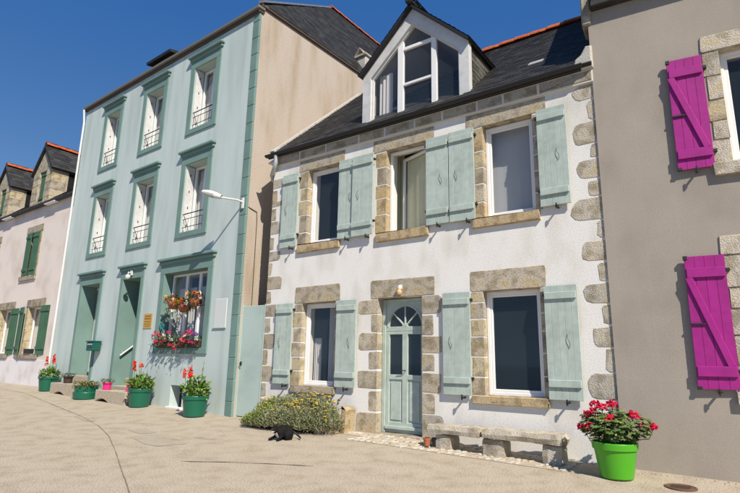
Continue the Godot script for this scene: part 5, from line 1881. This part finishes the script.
func wall_things() -> void:
	var turn := deg_to_rad(-2.6)
	# street lamp on the corner of the teal house
	var t := thing("street_lamp", "grey street lamp on an arm at the corner of the teal house", "street lamp", teal_at(-0.1, 5.05, 0.02), turn)
	part_box("bracket", t, Vector3(-0.04, -0.10, -0.002), Vector3(0.04, 0.16, 0.035), M.lamp_grey, 0.01)
	var st := new_st()
	var root := Vector3(-0.24, 0.10, 0.44)
	var dir := Vector3(-0.50, 0.17, 0.42).normalized()
	tube(st, [Vector3(0, 0.06, 0.02), Vector3(-0.06, 0.09, 0.14), root, root + dir * 0.06], 0.022, 8)
	done("arm", t, st, M.lamp_grey)
	var side := dir.cross(UP).normalized()
	var upv := side.cross(dir).normalized()
	var basis := Basis(dir, upv, side)
	var head_len := 0.46
	st = new_st()
	var lens_st := new_st()
	var n := 12
	var prof := func(s: float) -> Array:
		var w := 0.035 + 0.105 * pow(sin(PI * clampf(0.12 + s * 0.80, 0, 1)), 0.8)
		if s > 0.97:
			w *= 0.6
		return [w, 0.03 + 0.06 * sin(PI * (0.15 + 0.75 * s)), 0.025 + 0.035 * sin(PI * s)]
	for i in n:
		var s0 := float(i) / n
		var s1 := float(i + 1) / n
		var a: Array = prof.call(s0)
		var b: Array = prof.call(s1)
		for k in 12:
			var t0 := TAU * k / 12
			var t1 := TAU * (k + 1) / 12
			var f := func(q: Array, s: float, th: float) -> Vector3:
				return t_head(basis, root, s * head_len, q[0] * cos(th), (q[1] if sin(th) > 0 else q[2]) * sin(th))
			var target := st if (k < 6 or s0 < 0.3) else lens_st
			var c0 := t_head(basis, root, s0 * head_len, 0, 0)
			var c1 := t_head(basis, root, s1 * head_len, 0, 0)
			smooth_quad(target, f.call(a, s0, t0), f.call(b, s1, t0), f.call(b, s1, t1), f.call(a, s0, t1), c0, c1, c1, c0)
	done("lamp_head", t, st, M.lamp_grey)
	done("lens", t, lens_st, M.lens)
	# letter box
	t = thing("letter_box", "dark green letter box with a red tag beside the leftmost doorway", "letter box", teal_at(-6.28, 1.72, 0.0), turn)
	part_box("body", t, Vector3(-0.12, 0.0, 0.031), Vector3(0.28, 0.25, 0.26), M.mail_green, 0.015)
	part_box("lid", t, Vector3(-0.135, 0.25, 0.025), Vector3(0.295, 0.28, 0.29), M.mail_green, 0.008)
	part_box("slot", t, Vector3(-0.06, 0.17, 0.255), Vector3(0.22, 0.195, 0.266), M.opal, 0.003)
	part_box("slot", t, Vector3(-0.06, 0.09, 0.255), Vector3(0.22, 0.11, 0.265), M.iron, 0.003)
	part_box("tag", t, Vector3(-0.17, 0.02, 0.05), Vector3(-0.118, 0.24, 0.20), M.red_paint, 0.005)
	# brass plate
	t = thing("brass_plate", "small yellow brass name plate on the teal wall beside the flowered window", "sign", teal_at(-3.70, 2.30, 0.0), turn)
	part_box("plate", t, Vector3(-0.20, 0.0, 0.001), Vector3(0.20, 0.385, 0.014), M.brass, 0.004)
	st = new_st()
	rng.seed = 61
	var rows := [[0.30, 0.05, 0.26], [0.235, 0.05, 0.30], [0.165, 0.035, 0.28], [0.105, 0.03, 0.30], [0.05, 0.03, 0.24]]
	for r in rows:
		var x: float = -r[2] / 2
		while x < r[2] / 2:
			var w := rng.randf_range(0.012, 0.03)
			bx(st, Vector3(x, r[0], 0.0138), Vector3(x + w, r[0] + r[1] * 0.7, 0.0155))
			x += w + 0.009
	done("lettering", t, st, M.engraving)
	# lamps over the doors
	t = thing("globe_lamp", "small white globe lamp above the teal house doorway with handrail", "wall lamp", teal_at(-4.73, 3.78, 0.03), turn)
	part_box("base", t, Vector3(-0.05, 0.0, 0.003), Vector3(0.05, 0.14, 0.05), M.opal, 0.012)
	st = new_st()
	lathe(st, [Vector2(0, -0.10), Vector2(0.04, -0.092), Vector2(0.062, -0.065), Vector2(0.07, -0.025), Vector2(0.062, 0.012), Vector2(0.04, 0.036), Vector2(0.0, 0.042)], Vector3(0, -0.02, 0.12), 18)
	done("globe", t, st, M.opal)
	st = new_st()
	tube(st, [Vector3(0, 0.07, 0.04), Vector3(0, 0.08, 0.12), Vector3(0, 0.03, 0.12)], 0.018, 8)
	done("arm", t, st, M.opal)
	t = thing("bulb_lamp", "bare copper-tinted bulb in a white holder on the lintel of the white house", "wall lamp", Vector3(-4.95, 2.80, 0.016))
	st = new_st()
	lathe(st, [Vector2(0.0, 0.06), Vector2(0.032, 0.06), Vector2(0.036, 0.0), Vector2(0.03, -0.02), Vector2(0, -0.02)], Vector3(0, 0.02, 0.06), 14)
	done("holder", t, st, M.opal)
	st = new_st()
	lathe(st, [Vector2(0.022, 0.0), Vector2(0.045, -0.03), Vector2(0.052, -0.06), Vector2(0.04, -0.095), Vector2(0.0, -0.108)], Vector3(0, 0.01, 0.06), 16)
	done("bulb", t, st, M.bulb)
	part_box("plate", t, Vector3(-0.03, 0.01, 0.0), Vector3(0.03, 0.09, 0.035), M.opal, 0.006)

func t_head(b: Basis, root: Vector3, along: float, across: float, up: float) -> Vector3:
	return root + b * Vector3(along, up, across)

func window_flowers() -> void:
	rng.seed = 71
	var turn := deg_to_rad(-2.6)
	var t := thing("window_box", "long window box full of red, pink and purple flowers on the teal house sill", "window box", teal_at(-2.16, 1.80, 0.02), turn)
	part_box("trough", t, Vector3(-0.90, 0.004, -0.16), Vector3(0.88, 0.16, 0.05), M.brown_pot, 0.015)
	var st := new_st()
	for k in 520:
		var p := Vector3(rng.randf_range(-0.98, 0.92), rng.randf_range(0.02, 0.32), rng.randf_range(-0.14, 0.20))
		leaf(st, p, rand_dir() + Vector3(0, -0.1, 0.4), UP + Vector3(0, 0, 0.6), rng.randf_range(0.05, 0.10), 0.04, tone(Color(0.055, 0.09, 0.025), 0.4))
	# trailing shoots
	for k in 20:
		var cx: float = [-0.55, -0.1, 0.15, 0.75][k % 4]
		leaf(st, Vector3(cx + rng.randf_range(-0.1, 0.1), rng.randf_range(-0.30, 0.02), rng.randf_range(0.08, 0.16)), Vector3(0, -1, 0.2) + rand_dir() * 0.5, Vector3(0, 0, 1), 0.07, 0.03, tone(Color(0.07, 0.09, 0.04), 0.4))
	put("foliage", t, st.commit(), M.leaf)
	var reds := [Color(0.62, 0.03, 0.07), Color(0.72, 0.10, 0.16), Color(0.55, 0.02, 0.10)]
	for k in 34:
		var x := rng.randf_range(-1.0, 0.92)
		var c: Color = reds[rng.randi_range(0, 2)]
		if x > 0.6 or (x > -0.42 and x < -0.2):
			c = Color(0.11, 0.045, 0.30) if rng.randf() < 0.4 else Color(0.55, 0.04, 0.14)
		elif rng.randf() < 0.12:
			c = Color(0.72, 0.62, 0.55)
		var y := rng.randf_range(0.10, 0.36)
		if x > -0.15 and x < 0.25:
			y = rng.randf_range(-0.10, 0.42)
		blossom(t, Vector3(x, y, rng.randf_range(0.08, 0.22)), rng.randf_range(0.035, 0.058), c, 22)
	t = thing("pinwheel", "small teal toy windmill on a stick in the window box", "windmill", teal_at(-2.93, 1.98, 0.02), turn)
	st = new_st()
	tube(st, [Vector3(0, 0, 0), Vector3(0, 0.34, 0)], 0.007, 5)
	done("stick", t, st, M.tin)
	st = new_st()
	for k in 5:
		var a := TAU * k / 5 + 0.3
		leaf(st, Vector3(0, 0.34, 0.03), Vector3(cos(a), sin(a), 0.1), Vector3(0, 0.2, 1), 0.15, 0.08, Color(0.03, 0.20, 0.21))
	put("blades", t, st.commit(), M.petal)
	# rail with three hanging pots across the window
	t = thing("pot_rail", "thin iron rail across the flowered window carrying flower pots", "rail", teal_at(-2.16, 2.80, -0.10), turn)
	st = new_st()
	tube(st, [Vector3(-0.91, 0.0, 0), Vector3(0.91, 0.0, 0)], 0.010, 6)
	done("bar", t, st, M.iron)
	var names := ["terracotta pot of yellow and red flowers on the window rail, leftmost of the hanging pots", "terracotta pot hanging low in the middle of the window rail", "terracotta pot of pink and yellow flowers on the window rail, rightmost of the hanging pots"]
	for k in 3:
		var u: float = [-2.55, -2.08, -1.64][k]
		var y: float = [2.72, 2.62, 2.75][k]
		t = thing("hanging_pot", names[k], "flower pot", teal_at(u, y, 0.03), turn, "flower pots on the window rail")
		st = new_st()
		lathe(st, [Vector2(0, 0.03), Vector2(0.08, 0.03), Vector2(0.12, 0.10), Vector2(0.14, 0.165), Vector2(0.145, 0.19), Vector2(0.13, 0.19), Vector2(0.12, 0.15), Vector2(0, 0.15)], Vector3.ZERO, 20)
		put("pot", t, st.commit(), M.terracotta)
		part_box("hook", t, Vector3(-0.01, 0.08, -0.19), Vector3(0.01, 0.22, -0.12), M.iron, 0.004)
		st = new_st()
		for q in 230:
			var d := rand_dir()
			d.y = absf(d.y)
			leaf(st, Vector3(0, 0.17, 0) + Vector3(d.x * 0.21, d.y * 0.17, d.z * 0.19), d + rand_dir() * 0.6, UP, 0.07, 0.035, tone(Color(0.15, 0.17, 0.03) if k != 1 else Color(0.08, 0.10, 0.03), 0.4))
		for q in 24:
			leaf(st, Vector3(rng.randf_range(-0.12, 0.12), rng.randf_range(-0.1, 0.1), rng.randf_range(0.05, 0.16)), Vector3(0, -1, 0.1) + rand_dir() * 0.4, Vector3(0, 0, 1), 0.07, 0.03, tone(Color(0.08, 0.10, 0.03), 0.4))
		put("foliage", t, st.commit(), M.leaf)
		for q in 9:
			var c: Color = [Color(0.72, 0.42, 0.03), Color(0.68, 0.10, 0.03), Color(0.60, 0.05, 0.16)][(q + k) % 3]
			blossom(t, Vector3(rng.randf_range(-0.2, 0.2), rng.randf_range(0.18, 0.36), rng.randf_range(-0.02, 0.2)), 0.045, c, 16)

# ---------------------------------------------------------------- the cat
func smin(a: float, b: float, k: float) -> float:
	var h := maxf(k - absf(a - b), 0.0) / k
	return minf(a, b) - h * h * k * 0.25

func bone_dist(p: Vector3, bone: Array) -> float:
	var a: Vector3 = bone[0]
	var ab: Vector3 = bone[1] - a
	var t := clampf((p - a).dot(ab) / maxf(ab.length_squared(), 1e-9), 0.0, 1.0)
	return p.distance_to(a + ab * t) - lerpf(bone[2], bone[3], t)

func surface_nets(bones: Array, cell: float, blend: float, paint: Callable) -> ArrayMesh:
	var lo := Vector3.ONE * 1e9
	var hi := -lo
	for b in bones:
		for e in 2:
			lo = lo.min(b[e] - Vector3.ONE * (b[2 + e] + cell * 3))
			hi = hi.max(b[e] + Vector3.ONE * (b[2 + e] + cell * 3))
	var n := Vector3i(((hi - lo) / cell).ceil()) + Vector3i.ONE
	var field := PackedFloat32Array()
	field.resize(n.x * n.y * n.z)
	for z in n.z:
		for y in n.y:
			for x in n.x:
				var p := lo + Vector3(x, y, z) * cell
				var d := 1e3
				for b in bones:
					d = smin(d, bone_dist(p, b), blend)
				field[x + n.x * (y + n.y * z)] = d
	var idx := {}
	var verts := PackedVector3Array()
	var off := [1, n.x, n.x * n.y]
	for z in n.z - 1:
		for y in n.y - 1:
			for x in n.x - 1:
				var i := x + n.x * (y + n.y * z)
				var s := Vector3.ZERO
				var c := 0
				for e in 12:
					var ax := e / 4
					var u: int = (e % 4) & 1
					var v: int = ((e % 4) >> 1) & 1
					var o := [0, 0, 0]
					o[(ax + 1) % 3] = u
					o[(ax + 2) % 3] = v
					var ia: int = i + o[0] * off[0] + o[1] * off[1] + o[2] * off[2]
					var fa := field[ia]
					var fb := field[ia + off[ax]]
					if (fa < 0) != (fb < 0):
						var q := Vector3(x + o[0], y + o[1], z + o[2])
						q[ax] += fa / (fa - fb)
						s += q
						c += 1
				if c:
					idx[i] = verts.size()
					verts.append(lo + s / c * cell)
	var tris := PackedInt32Array()
	for z in range(1, n.z - 1):
		for y in range(1, n.y - 1):
			for x in range(1, n.x - 1):
				var i := x + n.x * (y + n.y * z)
				for ax in 3:
					var fa := field[i]
					var fb := field[i + off[ax]]
					if (fa < 0) == (fb < 0):
						continue
					var u: int = off[(ax + 1) % 3]
					var v: int = off[(ax + 2) % 3]
					var q := [i, i - u, i - u - v, i - v]
					if not (idx.has(q[0]) and idx.has(q[1]) and idx.has(q[2]) and idx.has(q[3])):
						continue
					var w := [idx[q[0]], idx[q[1]], idx[q[2]], idx[q[3]]]
					if fa < 0:
						tris.append_array(PackedInt32Array([w[0], w[2], w[1], w[0], w[3], w[2]]))
					else:
						tris.append_array(PackedInt32Array([w[0], w[1], w[2], w[0], w[2], w[3]]))
	var st := new_st()
	st.set_smooth_group(0)
	for k in tris:
		st.set_color(paint.call(verts[k]))
		st.add_vertex(verts[k])
	st.index()
	st.generate_normals()
	return st.commit()

func cat() -> void:
	# crouching, turned towards the left and the street, head lowered, one forepaw stretched out
	var g := ground_y(-6.24, 1.5)
	var t := thing("cat", "black cat with a white chest crouching before the yellow-flowered shrub", "cat", Vector3(-6.40, g + 0.012, 1.32), deg_to_rad(74.0))
	t.scale = Vector3(0.82, 1.02, 0.82)
	# local axes: -x is where the cat looks, y up
	var V := func(x: float, y: float, z: float) -> Vector3: return Vector3(x, y, z)
	var bones := [
		[V.call(0.10, 0.115, 0.0), V.call(-0.03, 0.135, 0.0), 0.105, 0.092],
		[V.call(-0.03, 0.135, 0.0), V.call(-0.11, 0.12, 0.0), 0.088, 0.070],
		[V.call(-0.11, 0.13, 0.0), V.call(-0.165, 0.150, 0.012), 0.058, 0.046],
		# haunches, shanks, hind feet
		[V.call(0.11, 0.09, 0.075), V.call(0.03, 0.065, 0.10), 0.072, 0.045],
		[V.call(0.03, 0.06, 0.10), V.call(0.12, 0.026, 0.10), 0.034, 0.022],
		[V.call(0.12, 0.022, 0.10), V.call(0.02, 0.016, 0.105), 0.020, 0.020],
		[V.call(0.11, 0.09, -0.075), V.call(0.03, 0.065, -0.10), 0.072, 0.045],
		[V.call(0.03, 0.06, -0.10), V.call(0.12, 0.026, -0.10), 0.034, 0.022],
		[V.call(0.12, 0.022, -0.10), V.call(0.02, 0.016, -0.105), 0.020, 0.020],
		# forelegs: one under the chest, one reaching out
		[V.call(-0.09, 0.11, 0.05), V.call(-0.08, 0.06, 0.065), 0.040, 0.027],
		[V.call(-0.08, 0.06, 0.065), V.call(-0.15, 0.018, 0.075), 0.024, 0.018],
		[V.call(-0.15, 0.016, 0.075), V.call(-0.185, 0.014, 0.078), 0.019, 0.018],
		[V.call(-0.10, 0.11, -0.045), V.call(-0.13, 0.06, -0.065), 0.040, 0.027],
		[V.call(-0.13, 0.06, -0.065), V.call(-0.23, 0.022, -0.085), 0.024, 0.018],
		[V.call(-0.23, 0.018, -0.085), V.call(-0.27, 0.015, -0.088), 0.019, 0.017],
	]
	var white := func(p: Vector3) -> Color:
		return Color(0.62, 0.60, 0.56) if p.x < -0.12 and p.y > 0.05 and p.y < 0.125 and absf(p.z - 0.01) < 0.04 else Color(0.010, 0.010, 0.011)
	put("body", t, surface_nets(bones, 0.011, 0.03, white), M.cat_fur)
	var h := [
		[V.call(-0.200, 0.165, 0.015), V.call(-0.212, 0.162, 0.016), 0.056, 0.054],
		[V.call(-0.230, 0.150, 0.016), V.call(-0.262, 0.142, 0.018), 0.032, 0.020],
		[V.call(-0.215, 0.155, 0.035), V.call(-0.225, 0.148, 0.052), 0.034, 0.022],
		[V.call(-0.215, 0.155, -0.003), V.call(-0.225, 0.148, -0.020), 0.034, 0.022],
		[V.call(-0.195, 0.205, 0.045), V.call(-0.200, 0.252, 0.056), 0.024, 0.005],
		[V.call(-0.195, 0.205, -0.015), V.call(-0.200, 0.252, -0.026), 0.024, 0.005],
	]
	var face := func(p: Vector3) -> Color:
		return Color(0.62, 0.60, 0.56) if p.x < -0.24 and p.y < 0.146 else Color(0.010, 0.010, 0.011)
	put("head", t, surface_nets(h, 0.005, 0.014, face), M.cat_fur)
	for s in [0.037, -0.005]:
		var st := new_st()
		lathe(st, [Vector2(0, -0.006), Vector2(0.005, -0.003), Vector2(0.005, 0.003), Vector2(0, 0.006)], Vector3(-0.262, 0.176, s), 8)
		done("eye", t, st, M.brass)
	var st := new_st()
	var path := []
	for k in 12:
		var f := k / 11.0
		path.append(Vector3(0.20 + 0.10 * sin(f * 2.6), 0.12 - 0.10 * sin(f * PI * 0.5) + 0.01 * f, 0.02 + 0.24 * f * f))
	tube(st, path, 0.017, 8)
	var m := done("tail", t, st, M.iron)
	m.position = Vector3(-0.01, 0.01, 0)
